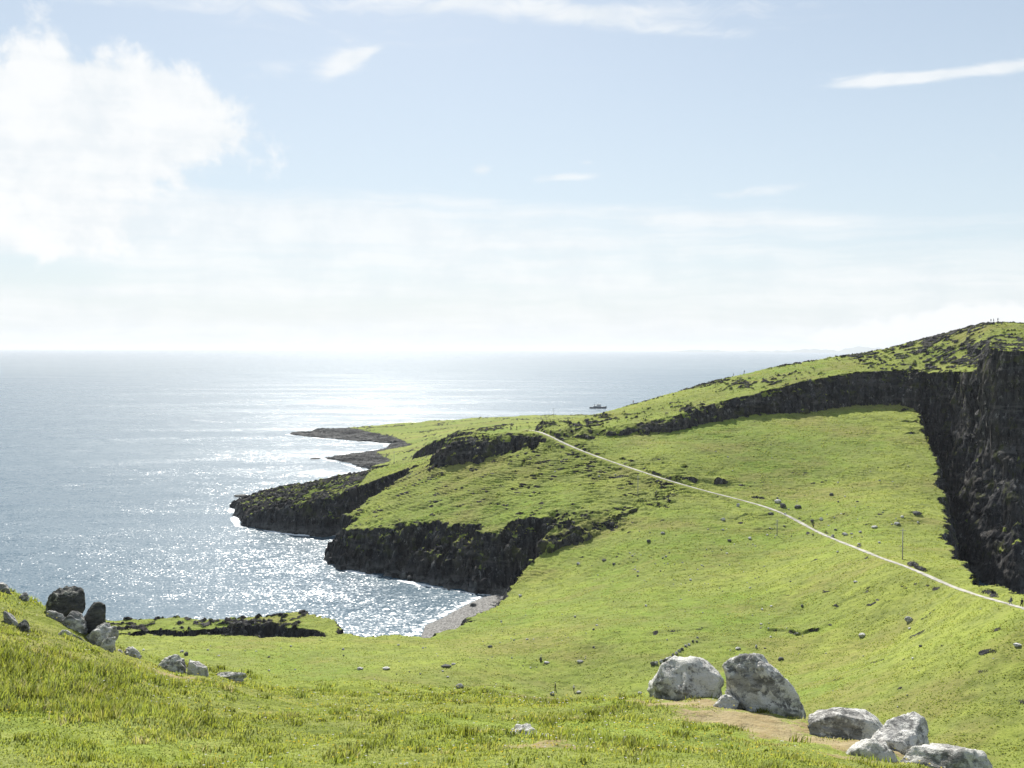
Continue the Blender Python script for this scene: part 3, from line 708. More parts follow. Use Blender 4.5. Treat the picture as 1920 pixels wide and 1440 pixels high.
def stone_mesh(name, seed, sub=4, rough=0.10, planes=13, mat=None, lo=0.62, hi=0.95):
    r = np.random.default_rng(seed); bm = bmesh.new(); bmesh.ops.create_icosphere(bm, subdivisions=sub, radius=1.0)
    v = np.array([p.co for p in bm.verts])
    for k in range(planes):
        n = r.normal(size=3); n[2] *= 0.8; n /= np.linalg.norm(n); o = r.uniform(lo, hi); d = v @ n; over = np.maximum(d - o, 0)
        v = v - n * (over * 0.97)[:, None]
    a = r.uniform(0, 50, 3)
    def n3(f, sd): return (pn((v[:, 0] + v[:, 2] * 0.6) * f + a[0], (v[:, 1] - v[:, 2] * 0.7) * f + a[1], sd) + pn((v[:, 2] + v[:, 1] * 0.5) * f + a[2], (v[:, 0] - v[:, 1] * .6) * f + a[0], sd + 9)) * 0.5
    nn = v / (np.linalg.norm(v, axis=1)[:, None] + 1e-6)
    disp = rough * (n3(1.7, seed) + 0.6 * n3(3.6, seed + 1) + 0.38 * n3(7.5, seed + 2) - 0.5 * np.clip(0.12 - np.abs(n3(2.3, seed + 5)), 0, 1) * 4 + (0.22 * n3(15, seed + 3) + 0.12 * n3(30, seed + 4) if sub >= 5 else 0))
    v = v + nn * disp[:, None]
    for p, c in zip(bm.verts, v): p.co = c
    me = bpy.data.meshes.new(name); bm.to_mesh(me); bm.free(); me.materials.append(mat)
    me.polygons.foreach_set('use_smooth', np.full(len(me.polygons), sub >= 5))
    return me
def near_rock(name, cat, label, l, r, t, bpx, D, seed, mat, dep=0.85, lean=0.0, yaw=None, sub=5, rough=0.12, planes=13, lo=.62, hi=.95, group=None):
    me = stone_mesh(name, seed, sub, rough, planes, mat, lo, hi)
    w = (r - l) * D / FPX; d = w * dep
    co = np.empty(len(me.vertices) * 3); me.vertices.foreach_get('co', co); co = co.reshape(-1, 3)
    yaw_ = (seed * 1.7) % 6.28 if yaw is None else yaw
    c_, s_ = math.cos(yaw_), math.sin(yaw_); co = co @ np.array([[c_, s_, 0], [-s_, c_, 0], [0, 0, 1]])
    co = (co - co.min(0)) / (co.max(0) - co.min(0)) - 0.5
    ptop = PD((l + r) / 2, t, D); pbot = PD((l + r) / 2, bpx, D)
    gz = float(hz(np.array([ptop[0]]), np.array([D + d * 0.25]))[0])
    zb = min(pbot[2] - 0.05, gz - 0.12); zb -= 0.28 * (ptop[2] - zb); H = ptop[2] - zb
    co = co * np.array([w, d, H]); co[:, 0] += co[:, 2] * lean
    co[:, 2] += H / 2
    me.vertices.foreach_set('co', co.ravel()); me.update()
    o = link(bpy.data.objects.new(name, me)); o.location = (ptop[0], D + d * 0.25, zb)
    return tag(o, label, cat, group)
NR_ = [
 ('boulder','boulder','big pale boulder with a peaked top, left of two on the brown mound',1217,1368,1240,1306,26.0,11,PALE,dict(lean=-.12,planes=10,rough=.10,lo=.72,hi=.97)),
 ('boulder','boulder','tall rugged grey boulder leaning left, right of two on the brown mound',1370,1508,1232,1362,24.3,22,MIXR,dict(lean=-0.36,dep=.7,rough=.13,planes=20,lo=.58,hi=.88)),
 ('rock','rock','small flat pale rock in the brown patch at the foot of the two big boulders',1338,1390,1306,1342,24.0,33,PALE,dict(rough=.2)),
 ('rock','rock','narrow pale sliver of rock wedged between the two big boulders',1364,1390,1294,1328,24.5,34,MIXR,dict(rough=.2,lean=-.4)),
 ('rock_slab','rock','long low pale rock slab merging into the dry brown turf, right of the big boulders',1524,1694,1341,1384,21.9,45,PALE,dict(planes=18,rough=.10,lo=.6,lean=-.3,dep=.7)),
 ('boulder','boulder','rounded boulder with white top and dark underside ending the pale slab',1632,1744,1350,1412,20.4,56,MIXR,dict(lean=.3,planes=20,rough=.10,lo=.58,hi=.88)),
 ('boulder','boulder','pale boulder cut off by the bottom edge of the picture, below the white-topped one',1592,1702,1394,1490,18.6,67,PALE,dict(lean=.1,planes=12)),
 ('boulder','boulder','grey layered boulder in the bottom right corner group, rightmost of the cluster',1694,1862,1402,1480,18.9,78,PALE,dict(lean=.3,planes=20,dep=.8,lo=.58,hi=.88)),
 ('rock','rock','white jagged rock poking out of the near grass at the bottom centre',948,1026,1366,1406,18.3,81,PALE,dict(rough=.2)),
 ('rock','rock','little white stone touching the jagged white rock at the bottom centre',1006,1044,1379,1404,18.1,82,PALE,dict(rough=.22,sub=4)),
 ('boulder','boulder','big near-black boulder on the left skyline, the taller of the pair against the sea',78,152,1103,1158,28.6,91,DARK,dict(lean=.12,planes=20,rough=.12,lo=.55,hi=.85)),
 ('boulder','boulder','lower right near-black boulder of the pair against the sea on the left',146,192,1131,1180,28.2,92,DARK,dict(planes=14,lean=.15)),
 ('boulder','boulder','grey rounded boulder below the black pair on the left slope',110,160,1148,1196,27.8,93,MIXR,dict(planes=10)),
 ('boulder','boulder','grey and white craggy boulder at the foot of the black pair on the left',154,212,1170,1228,27.6,94,MIXR,dict(planes=15,rough=.18,lean=.25)),
 ('rock','rock','whitish rock facet at the lower tip of the craggy left boulders',182,212,1196,1230,27.2,95,PALE,dict(lean=.3)),
 ('rock_ledge','rock','long pale rock ledge running down beside the grey rounded boulder on the left',84,130,1146,1180,27.9,96,PALE,dict(lean=-.7,rough=.2,dep=.5)),
 ('rock_ledge','rock','thin white rock ledge slanting through the grass below the left boulders',100,162,1182,1216,26.2,97,PALE,dict(lean=-.9,rough=.2,dep=.4)),
 ('rock','rock','pale rock on the skyline in the far left corner of the slope',-22,17,1094,1126,29.4,98,PALE,dict()),
 ('rock','rock','small grey rock on the skyline between the corner rock and the black pair',34,52,1112,1134,29.0,99,MIXR,dict(sub=4)),
 ('rock','rock','flat grey stone leaning down the slope at the left edge',5,32,1146,1170,26.0,100,MIXR,dict(lean=-.5)),
 ('rock','rock','dark-faced rock with a pale rim at the left edge, below the flat grey stone',23,54,1164,1200,25.4,101,DARK,dict()),
 ('rock','rock','low pale rock at the left border of the picture',-12,19,1182,1196,25.0,102,PALE,dict()),
 ('rock','rock','pale knobbly rock on the slope edge, right of the craggy left boulders',228,262,1214,1237,28.2,103,PALE,dict(rough=.2)),
 ('rock','rock','small pale stone between the craggy left boulders and the knobbly rock',210,229,1219,1232,28.0,104,PALE,dict(sub=4)),
 ('rock','rock','low whitish rock crest above a brown patch on the slope edge',292,346,1231,1252,28.6,105,PALE,dict(rough=.16)),
 ('rock','rock','white rock with a dark crack, right of the brown patch on the slope edge',344,390,1240,1266,28.6,106,PALE,dict(rough=.18,lean=-.3)),
 ('rock_ledge','rock','thin white rock ledge farthest right on the left slope edge',392,462,1261,1277,29.4,107,PALE,dict(rough=.15,dep=.4)),
]
for n_, c_, lab, l, r, t, bp, D, sd, mt, kw in NR_:
    near_rock(n_, c_, lab, l, r, t, bp, D, sd, mt, **kw)

# stones on the far slopes
FARP = rock_mat('field_stone', (0.10, 0.10, 0.10), (0.32, 0.315, 0.30), (0.62, 0.61, 0.58), 0.10)
far_protos = [stone_mesh('stone', 500 + i, 3, 0.14, 12, FARP if i % 3 else MIXR) for i in range(6)] + [stone_mesh('stone', 520 + i, 3, 0.14, 12, DARK) for i in range(3)]
def far_stone(px, py, wpx, hpx, label, kind='mix', name='stone', cat='stone', group=None, p=None, seed=0):
    q = p or hit([px], [py])[0]; D = q[1]; k = D / FPX
    me = far_protos[{'mix': seed % 6, 'dark': 6 + seed % 3}[kind]]
    o = link(bpy.data.objects.new(name, me)); w = wpx * k / 2; h = hpx * k / 2
    o.scale = (w, w * 0.8, h); o.location = (q[0], q[1] + w * 0.3, q[2] + h * 0.55); o.rotation_euler = (0, 0, (seed * 2.4) % 6.28 if abs(wpx - hpx) < 4 else (seed * .3) % .5)
    return tag(o, label, cat, group)
NAMED = [
 (863,1291,17,11,'bright white stone on the near brow in the middle of the picture','mix','stone'),
 (1036,1303,11,8,'small white stone on the near brow below the two people in the field','mix','stone'),
 (1705,1166,17,13,'rounded grey boulder alone in the open meadow below the path on the right','mix','boulder'),
 (1617,1194,15,9,'low grey stone in the meadow left of and below the lone grey boulder','mix','stone'),
 (1706,1180,7,5,'small white stone just below the lone grey boulder','mix','stone'),
 (1384,1218,11,6,'flat whitish stone above the tall leaning boulder in the field','mix','stone'),
 (1418,1215,6,8,'small upright grey stone beside the flat whitish one','mix','stone'),
 (1464,1238,12,8,'dark stone peeping over the top of the tall leaning boulder','dark','stone'),
 (1468,952,14,11,'dark-faced boulder with a white top on the upper side of the path','dark','boulder'),
 (1459,943,14,9,'whitish boulder just behind the dark-faced one above the path','mix','boulder'),
 (1496,953,14,9,'dark boulder to the right of the two above the path','dark','boulder'),
 (1523,979,9,7,'boulder with a white top right behind the walker on the path','dark','boulder'),
 (1540,975,8,6,'pale stone to the right of the walker on the path','mix','stone'),
 (1559,929,8,7,'single dark grey stone high on the pasture above the path','dark','stone'),
 (1720,965,20,8,'long dark boulder group on the pasture near the cliff edge','dark','boulder'),
 (1692,971,9,6,'pale stone at the lower end of the turf bank near the cliff edge','mix','stone'),
 (1683,984,13,7,'pale stone left of the top of the tall pole','mix','stone'),
 (1640,990,12,6,'grey stone on the bank left of the tall pole','mix','stone'),
 (1614,999,8,5,'grey stone lower on the bank between path and cliff edge','mix','stone'),
 (1562,1008,8,8,'grey stone leaning on the upper edge of the path','mix','stone'),
 (1585,1004,12,7,'pale broad stone above the path beyond the leaning one','mix','stone'),
 (1649,1019,6,5,'lone stone in the grass left of the foot of the tall pole','mix','stone'),
 (1356,976,10,7,'whitish boulder left of the dark slanting bank below the path','mix','boulder'),
 (1384,950,8,9,'grey stone close under the path above the slanting bank','mix','stone'),
 (1446,966,13,7,'dark stone close under the path near the small pole','dark','stone'),
 (1217,1017,9,8,'black stone in the left part of the scattered stone field','dark','stone'),
 (1243,1001,9,5,'white stone at the top of the scattered stone field','mix','stone'),
 (1368,1015,9,5,'black stone at the right of the scattered stone field','dark','stone'),
 (1406,1011,8,6,'grey stone with a pale top right of the black one in the stone field','mix','stone'),
 (1133,1052,11,5,'low dark stone beside the gully on the left of the stone field','dark','stone'),
 (1151,1059,7,5,'second dark stone right of the low one by the gully','dark','stone'),
 (1084,1059,9,6,'pale stone in the stony streak beside the gully','mix','stone'),
 (975,1119,9,6,'small grey stone at the top of the slope above the beach','mix','stone'),
 (1504,1138,7,6,'dark stone in the plain meadow below the path','dark','stone'),
 (1571,1036,6,4,'bright white stone in the plain meadow just below the path','mix','stone'),
 (1604,1092,9,4,'pale flat stone in the middle of the plain meadow','mix','stone'),
 (1014,1240,6,10,'upright dark stone in the lower meadow','dark','stone'),
 (1025,1244,13,4,'flat grey stone lying right of the upright dark one','mix','stone'),
 (1088,1242,14,5,'low grey stone outcrop in the lower meadow, farther right','mix','stone'),
 (919,1215,11,6,'dark grey stone in the lower meadow near the beach slope','dark','stone'),
 (836,1251,20,6,'low dark flat rock in the lower meadow at the centre left','dark','rock'),
 (850,1247,9,5,'pale stone beside the low dark flat rock','mix','stone'),
 (725,1255,16,5,'pale flat stone in the lower meadow left of the dark flat rock','mix','stone'),
 (675,1256,14,6,'whitish stone, leftmost of the row across the lower meadow','mix','stone'),
 (643,1219,7,5,'lone grey stone near the grassy point above the sea','mix','stone'),
 (349,1229,11,8,'black stone beyond the left slope edge','dark','stone'),
 (341,1224,8,7,'grey stone beside the black one beyond the left slope edge','mix','stone'),
 (1085,1300,10,6,'grey and white stone right of the two people in the field','mix','stone'),
 (1200,1301,10,5,'pale stone left of the big pale boulder','mix','stone'),
 (1910,1212,20,7,'low grey rock in the meadow at the right border','mix','rock'),
 (1726,1213,8,5,'dark stone in the right part of the meadow','dark','stone'),
 (887,1141,15,13,'black rock on the pebble beach at the head of the cove','dark','rock'),
]
hp = hit([n[0] for n in NAMED], [n[1] for n in NAMED])
for i, (n, q) in enumerate(zip(NAMED, hp)):
    far_stone(n[0], n[1], n[2], n[3], n[4], n[5], n[6], 'boulder' if n[6] == 'boulder' else 'rock' if n[6] == 'rock' else 'stone', p=q, seed=i)
# tumbled field wall behind the big pale boulder
wl = [(1224,1248),(1231,1246),(1240,1243),(1247,1241),(1252,1238),(1257,1236),(1262,1231),(1268,1227),(1274,1222),(1279,1219),(1286,1213),(1292,1210),(1299,1204),(1308,1197)]
for i, q in enumerate(hit([a for a, _ in wl], [c for _, c in wl])):
    far_stone(0, 0, 11 - i * 0.4, 9 - i * .35, 'weathered stone in the tumbled wall line behind the big pale boulder', 'mix' if i % 3 else 'dark', 'wall_stone', 'stone', 'stones of the tumbled wall', p=q, seed=i)
# scattered small ones
boxes = [(1180,985,1450,1110,60,'on the stony slope below the path, right of the gully'),(1110,1040,1500,1180,40,'in the middle of the big meadow'),(880,1130,1120,1260,42,'on the slope just right of the pebble beach'),(1440,930,1640,1010,34,'beside the middle stretch of the path'),(1600,960,1760,1030,12,'on the bank around the tall power pole'),(1250,1120,1880,1330,34,'in the meadow behind the two big boulders'),(1400,780,1740,930,12,'on the high pasture under the long cliff'),(600,1210,900,1290,16,'in the low meadow in the middle, above the near brow'),(250,1205,560,1260,18,'in the low meadow on the left, behind the slope edge'),(1040,840,1400,900,10,'on the upper pasture near the far end of the path')]
pts = []
for x0, y0, x1, y1, n, wh_ in boxes:
    for _ in range(n): pts.append((random.uniform(x0, x1), random.uniform(y0, y1), wh_))
for i, (q, pt_) in enumerate(zip(hit([a[0] for a in pts], [c[1] for c in pts]), pts)):
    if q[1] < 120: continue
    w = random.choice([2.6, 3, 3.2, 3.5, 4, 4.6, 6.2]); dk_ = random.random() < 0.25
    far_stone(0, 0, w, w * random.uniform(.4, .7), ('small dark stone ' if dk_ else 'small pale stone ') + pt_[2], 'dark' if dk_ else 'mix', 'stone', 'stone', ('small dark stones ' if dk_ else 'small pale stones ') + pt_[2], p=q, seed=i)
# reef rocks off the points
for i, (px, py, w, h, lab) in enumerate([(452,934,34,5,'low black reef rock in the sea off the nearest rocky point'),(590,862,20,3,'low pale-washed reef rock in the sea off the second far spit'),(325,1171,40,8,'low black rock in the surf beyond the left shore'),(372,1174,26,6,'small black rock in the surf close to the left shore'),(560,816,30,3,'flat black rock at the very tip of the farthest spit')]):
    D = CAMZ * FPX / (py - 655.0 + 1e-6) ; D = min(D, 1100); q = PD(px, py, D)
    far_stone(0, 0, w, h, lab, 'dark', 'reef_rock', 'rock', p=(q[0], q[1], -0.1), seed=i)

# ------------------------------------------------------------------ grass of the near slope
gm, b = new_mat("grass_blades")
tn = attr('tint'); hh = attr('tip')
gc = mixc(sstep(tn, 0.0, 0.55), (0.205, 0.280, 0.048), (0.370, 0.420, 0.100))
gc = mixc(sstep(tn, 0.55, 0.80), gc, (0.46, 0.44, 0.090))
gc = mixc(sstep(tn, 0.84, 1.0), gc, (0.56, 0.48, 0.27))
gc = mixc(sstep(attr('dark'), 0.3, 1.0) * 0.85, gc, (0.070, 0.090, 0.012))
setin(b, 'Base Color', gc); setin(b, 'Roughness', 0.65); setin(b, 'Specular IOR Level', 0.2)
tr = gm.node_tree.nodes.new('ShaderNodeBsdfTranslucent'); gm.node_tree.links.new(mixc(0.35, gc, (0.55, 0.62, 0.05)).s, tr.inputs[0])
mx = gm.node_tree.nodes.new('ShaderNodeMixShader'); mx.inputs[0].default_value = 0.5
gm.node_tree.links.new(b.outputs[0], mx.inputs[1]); gm.node_tree.links.new(tr.outputs[0], mx.inputs[2])
gm.node_tree.links.new(mx.outputs[0], gm.node_tree.nodes['Material Output'].inputs[0])
def gpx(px, py, D, rx, ry):
    c = PD(px, py, D); return (c[0], D, rx, ry)
TALL = [gpx(40,1250,20,2.2,2.6)+(1.0,), gpx(110,1290,18.5,2.0,1.6)+(1.0,), gpx(230,1250,23,1.6,1.6)+(.9,), gpx(210,1340,18,2.0,1.0)+(.7,), gpx(330,1335,19,1.0,.5)+(.5,), gpx(560,1285,28,2.2,.9)+(.45,),
        gpx(950,1310,27,3.2,1.4)+(.6,), gpx(1050,1315,27,2.0,1.0)+(.55,), gpx(860,1390,18,2.2,.9)+(.3,), gpx(1180,1350,22,2.6,1.0)+(.35,), gpx(120,1410,14.6,1.0,.5)+(.35,), gpx(1010,1390,17.5,2.2,.8)+(.25,)]
def tall_at(x, y):
    t = np.zeros(x.shape)
    for cx, cy, rx, ry, a in TALL: t = np.maximum(t, a * np.exp(-((x - cx) / rx) ** 2 - ((y - cy) / ry) ** 2))
    return t
def dry_at(x, y):
    t = np.zeros(x.shape)
    for (px, py, D, rx, ry, v) in [(1290,1325,24.5,2.0,1.2,1.0), (1400,1362,22.5,1.8,1.5,1.1), (1560,1385,20.5,1.9,1.3,1.2), (1460,1372,21.5,1.6,1.2,1.0),(1240,1320,25,1.2,.9,.8),(1640,1425,18,1.3,.7,.8),(1010,1405,17,1.0,.5,.7),(330,1260,27,1.0,.6,.8)]:
        cx, cy, _ = PD(px, py, D); t = np.maximum(t, v * np.exp(-((x - cx) / rx) ** 2 - ((y - cy) / ry) ** 2))
    return t
def blades(x, y, H, W, tint, dark, seed, lean=0.5):
    n = len(x); r = np.random.default_rng(seed)
    z = hz(x, y) - 0.01
    a = r.uniform(0, 2 * math.pi, n); dxw = np.cos(a) * W / 2; dyw = np.sin(a) * W / 2
    la = r.uniform(0, 2 * math.pi, n); lm = H * r.uniform(0.1, lean, n); lx = np.cos(la) * lm + 0.12 * H; ly = np.sin(la) * lm
    p0 = np.stack([x - dxw, y - dyw, z], 1); p1 = np.stack([x + dxw, y + dyw, z], 1)
    m0 = np.stack([x - dxw * .8 + lx * .35, y - dyw * .8 + ly * .35, z + H * .55], 1); m1 = np.stack([x + dxw * .8 + lx * .35, y + dyw * .8 + ly * .35, z + H * .55], 1)
    tp = np.stack([x + lx, y + ly, z + H * .95], 1)
    V_ = np.stack([p0, p1, m1, m0, tp], 1).reshape(-1, 3)
    base = np.arange(n) * 5
    T_ = np.stack([base, base + 1, base + 2, base, base + 2, base + 3, base + 3, base + 2, base + 4], 1).reshape(-1, 3)
    at = np.repeat(tint, 5); dk = np.repeat(dark, 5); tipv = np.tile(np.array([0, 0, .55, .55, 1.0]), n)
    return V_, T_, at, dk, tipv
def field(n, rr, seed):
    r = np.random.default_rng(seed); D = np.sqrt(r.uniform(0, 1, n) ** 1.0 * (rr[1] ** 1.15 - rr[0] ** 1.15) + 0) if False else (r.uniform(rr[0] ** 0.9, rr[1] ** 0.9, n)) ** (1 / 0.9)
    A = r.uniform(-0.66, 0.66, n); return D * A, D
x, y = field(260000, (10.5, 33.0), 1)
r = np.random.default_rng(5)
sdF, _w = Fp(x, y); k = sdF > -4; x, y = x[k], y[k]
dryv = dry_at(x, y); k = r.uniform(0, 1, len(x)) > dryv * 0.92; x, y, dryv = x[k], y[k], dryv[k]
tl = tall_at(x, y); pt = fbm(x / 1.6, y / 1.6, 3, 71); pt2 = fbm(x / 5, y / 5, 3, 72)
H = (0.026 + 0.040 * ss(pt, 0.0, 0.8) + 0.10 * tl) * r.uniform(0.6, 1.4, len(x)) * (1 - 0.5 * dryv)
W = 0.010 + 0.0006 * y
tint = np.clip(0.40 + 0.30 * pt + 0.30 * pt2 + r.normal(0, 0.16, len(x)) + 0.75 * dryv, 0, 1)
B1 = blades(x, y, H, W, tint, np.zeros(len(x)), 11)
# tussocks: blades gathered in clumps
nt_ = 9000; r = np.random.default_rng(9); cx, cy = field(nt_, (11.0, 33.5), 2)
tl = tall_at(cx, cy); pz = fbm(cx / 2.4, cy / 2.4, 3, 81)
dens = np.clip(0.05 + 0.42 * tl + 0.30 * ss(pz, 0.15, 0.7), 0, 1) * (1 - dry_at(cx, cy)); sdF, _w = Fp(cx, cy)
k = (r.uniform(0, 1, nt_) < dens) & (sdF > -3.0); cx, cy, tl = cx[k], cy[k], tl[k]
nb = 46; N = len(cx); rad = 0.07 + 0.10 * r.uniform(0, 1, N) + 0.05 * tl
X = (cx[:, None] + r.normal(0, 1, (N, nb)) * rad[:, None]).ravel(); Y = (cy[:, None] + r.normal(0, 1, (N, nb)) * rad[:, None]).ravel()
hs = (0.07 + 0.11 * r.uniform(0, 1, N) ** 2 + 0.17 * tl * r.uniform(.5, 1.2, N))
Hh = np.repeat(hs, nb) * r.uniform(0.55, 1.25, N * nb); tt = np.repeat(np.clip(0.40 + 0.27 * r.normal(0, 1, N) + 0.2 * tl, 0, 1), nb) + r.normal(0, 0.15, N * nb)
dkk = np.repeat(np.clip(r.uniform(0, 1, N) ** 0.8 + 0.45 * tl * (fbm(cx / 1.5, cy / 1.5, 2, 88) > -0.1), 0, 1), nb)
B2 = blades(X, Y, Hh, 0.009 + 0.0006 * Y, np.clip(tt, 0, 1), dkk, 12, 0.75)
nV = 0; Vs, Ts_, A1, A2, A3 = [], [], [], [], []
for B in (B1, B2):
    Vs.append(B[0]); Ts_.append(B[1] + nV); nV += len(B[0]); A1.append(B[2]); A2.append(B[3]); A3.append(B[4])
gme = np_mesh('grass', np.concatenate(Vs), np.concatenate(Ts_), gm, 3)
gme.polygons.foreach_set('use_smooth', np.ones(len(gme.polygons), bool))
_nn = np.tile(np.array([[0.0, -0.15, 1.0]]), (len(gme.vertices), 1)) + np.random.default_rng(3).normal(0, .25, (len(gme.vertices), 3)); gme.normals_split_custom_set_from_vertices(_nn / np.linalg.norm(_nn, axis=1)[:, None])
put_attr(gme, 'tint', np.concatenate(A1)); put_attr(gme, 'dark', np.concatenate(A2)); put_attr(gme, 'tip', np.concatenate(A3))
grass = link(bpy.data.objects.new('grass', gme)); tag(grass, 'short green turf and longer yellow-green tufts on the near slope', 'grass', kind='stuff')
# coarse tufts over the far pasture, each a few splayed blades
def pasture():
    r = np.random.default_rng(77); n = 330000
    D = np.exp(r.uniform(math.log(120), math.log(540), n)); A = r.uniform(-0.60, 0.62, n); x = D * A; y = D
    z, rk_, rg = hz(x, y, True, True)
    k = (rk_ < 0.25) & (rg > 1) & (rg < 5) & (z > 3.5)
    cl = fbm(x / 9, y / 6, 3, 505); k &= r.uniform(0, 1, n) < np.clip(0.55 + 0.8 * cl, 0.12, 1)
    m = (x > 0) & (x < 130) & (y > 170) & (y < 480); dd = np.full(n, 9.0); dd[m] = seg_dist(x[m], y[m], PATH_XY)[0]; k &= dd > 1.3
    x, y, z, cl = x[k], y[k], z[k], cl[k]; n = len(x)
    s = (0.10 + 0.00055 * y) * r.uniform(0.6, 1.5, n); H = s * r.uniform(0.35, 0.9, n); a = r.uniform(0, 6.28, n)
    Vt, Tt = [], []
    for q in range(4):
        t0 = a + q * 1.57; c0, s0 = np.cos(t0), np.sin(t0)
        Vt += [np.stack([x - s0 * s * .5, y + c0 * s * .5, z - 0.03], 1), np.stack([x + s0 * s * .5, y - c0 * s * .5, z - 0.03], 1), np.stack([x + c0 * s * .55, y + s0 * s * .55, z + H], 1)]
    Va = np.stack(Vt, 1).reshape(-1, 3); me = np_mesh('pasture_tufts', Va, np.arange(len(Va)).reshape(-1, 3), gm, 3)
    nn = np.tile(np.array([[0.0, -0.1, 1.0]]), (len(Va), 1)) + r.normal(0, .3, (len(Va), 3)); me.polygons.foreach_set('use_smooth', np.ones(len(me.polygons), bool)); me.normals_split_custom_set_from_vertices(nn / np.linalg.norm(nn, axis=1)[:, None])
    put_attr(me, 'tint', np.repeat(np.clip(0.30 + 0.25 * cl + r.normal(0, 0.2, n), 0, 1), 12)); put_attr(me, 'dark', np.repeat(r.uniform(0, 1, n) ** 2.6, 12)); put_attr(me, 'tip', np.tile([0, 0, 1.0], n * 4))
    tag(link(bpy.data.objects.new('pasture_tufts', me)), 'coarse grass tufts over the pasture and the headland', 'grass', kind='stuff')
pasture()
# wild flowers: tiny petals on thin stems
fm_, b = new_mat("flower_petals"); setin(b, 'Base Color', mixc(sstep(attr('tint'), 0.4, 0.6), (0.80, 0.66, 0.05), (0.80, 0.78, 0.72))); setin(b, 'Roughness', 0.6)
fx, fy = field(2600, (11, 32), 21); sdF, _w = Fp(fx, fy); k = (sdF > -3) & (fbm(fx / 4, fy / 4, 3, 99) > -0.15); fx, fy = fx[k], fy[k]
fz = hz(fx, fy) + 0.09; n = len(fx); r = np.random.default_rng(4); s_ = 0.012 + 0.0004 * fy
FV = []; FT = []
for q in range(5):
    a0 = q * 2 * math.pi / 5; a1 = (q + 0.9) * 2 * math.pi / 5
    FV += [np.stack([fx, fy, fz - 0.004], 1), np.stack([fx + s_ * math.cos(a0), fy + s_ * math.sin(a0), fz + 0.012], 1), np.stack([fx + s_ * math.cos(a1), fy + s_ * math.sin(a1), fz + 0.012], 1)]
FVa = np.stack(FV, 1).reshape(-1, 3); fme = np_mesh('wildflowers', FVa, np.arange(len(FVa)).reshape(-1, 3), fm_, 3)
put_attr(fme, 'tint', np.repeat((r.uniform(0, 1, n) > 0.72) * 1.0, 15))
tag(link(bpy.data.objects.new('wildflowers', fme)), 'tiny yellow and white flowers dotted through the near turf', 'flowers', kind='stuff')

# ------------------------------------------------------------------ power poles
wood = simple('weathered_wood', (0.34, 0.33, 0.31), 0.9, 0.35, 3.0)
ceram = simple('brown_ceramic', (0.12, 0.07, 0.05), 0.3)
steel = simple('galvanised_steel', (0.35, 0.36, 0.37), 0.45, 0.1, 5, 0.7)
def tube(bm, a, b_, r0, r1, seg=10):
    a = Vector(a); b_ = Vector(b_); d = (b_ - a); q = d.to_track_quat('Z', 'Y').to_matrix(); ra = []; rb = []
    for i in range(seg):
        t = 2 * math.pi * i / seg; o = q @ Vector((math.cos(t), math.sin(t), 0)); ra.append(bm.verts.new(a + o * r0)); rb.append(bm.verts.new(b_ + o * r1))
    for i in range(seg): bm.faces.new((ra[i], ra[(i + 1) % seg], rb[(i + 1) % seg], rb[i]))
    bm.faces.new(ra[::-1]); bm.faces.new(rb)
def boxm(bm, c, s, rz=0.0):
    m = Matrix.Translation(c) @ Matrix.Rotation(rz, 4, 'Z') @ Matrix.Diagonal((*s, 1)); bmesh.ops.create_cube(bm, size=1.0, matrix=m)
def pole(px, py, H, label, stay=False, p=None):
    q = p or hit([px], [py])[0]; t = empty('utility_pole', (q[0], q[1], q[2] - 0.3)); tag(t, label, 'utility pole', 'power poles across the headland')
    bm = bmesh.new(); tube(bm, (0, 0, 0), (0, 0, H + .3), 0.17, 0.11, 12); from_bm('pole_shaft', bm, wood, t, True)
    bm = bmesh.new(); boxm(bm, (0, -0.14, H - 0.25), (1.5, 0.10, 0.12)); bmesh.ops.bevel(bm, geom=bm.edges[:], offset=0.012, segments=1, affect='EDGES'); from_bm('crossarm', bm, wood, t)
    for x in (-0.62, 0.62):
        bm = bmesh.new(); tube(bm, (x, -0.14, H - 0.18), (x, -0.14, H - 0.02), 0.02, 0.02, 8)
        for k in range(3): tube(bm, (x, -0.14, H - 0.08 + k * 0.06), (x, -0.14, H - 0.05 + k * 0.06), 0.07, 0.045, 10)
        from_bm('insulator', bm, ceram, t, True)
    if stay:
        bm = bmesh.new(); tube(bm, (0, 0, H * 0.85), (H * 0.42, 0.6, 0.1), 0.018, 0.018, 6); from_bm('stay_wire', bm, steel, t)
    return t
pole(1692, 1049, 8.6, 'tall grey power pole standing on the bank just above the path near the cliff edge')
pole(1457, 1004, 5.6, 'short dark power pole with a stay wire in the meadow just below the path', True)
pole(1038, 783, 10.2, 'thin power pole against the bright sea on the saddle where the path disappears')
pole(739, 872, 10.5, 'distant power pole on the low shore behind the rocky spits', p=PD(739, 872, 742))
pole(1196, 930, 8.0, 'faint slim power pole at the edge of the gully on the dome')

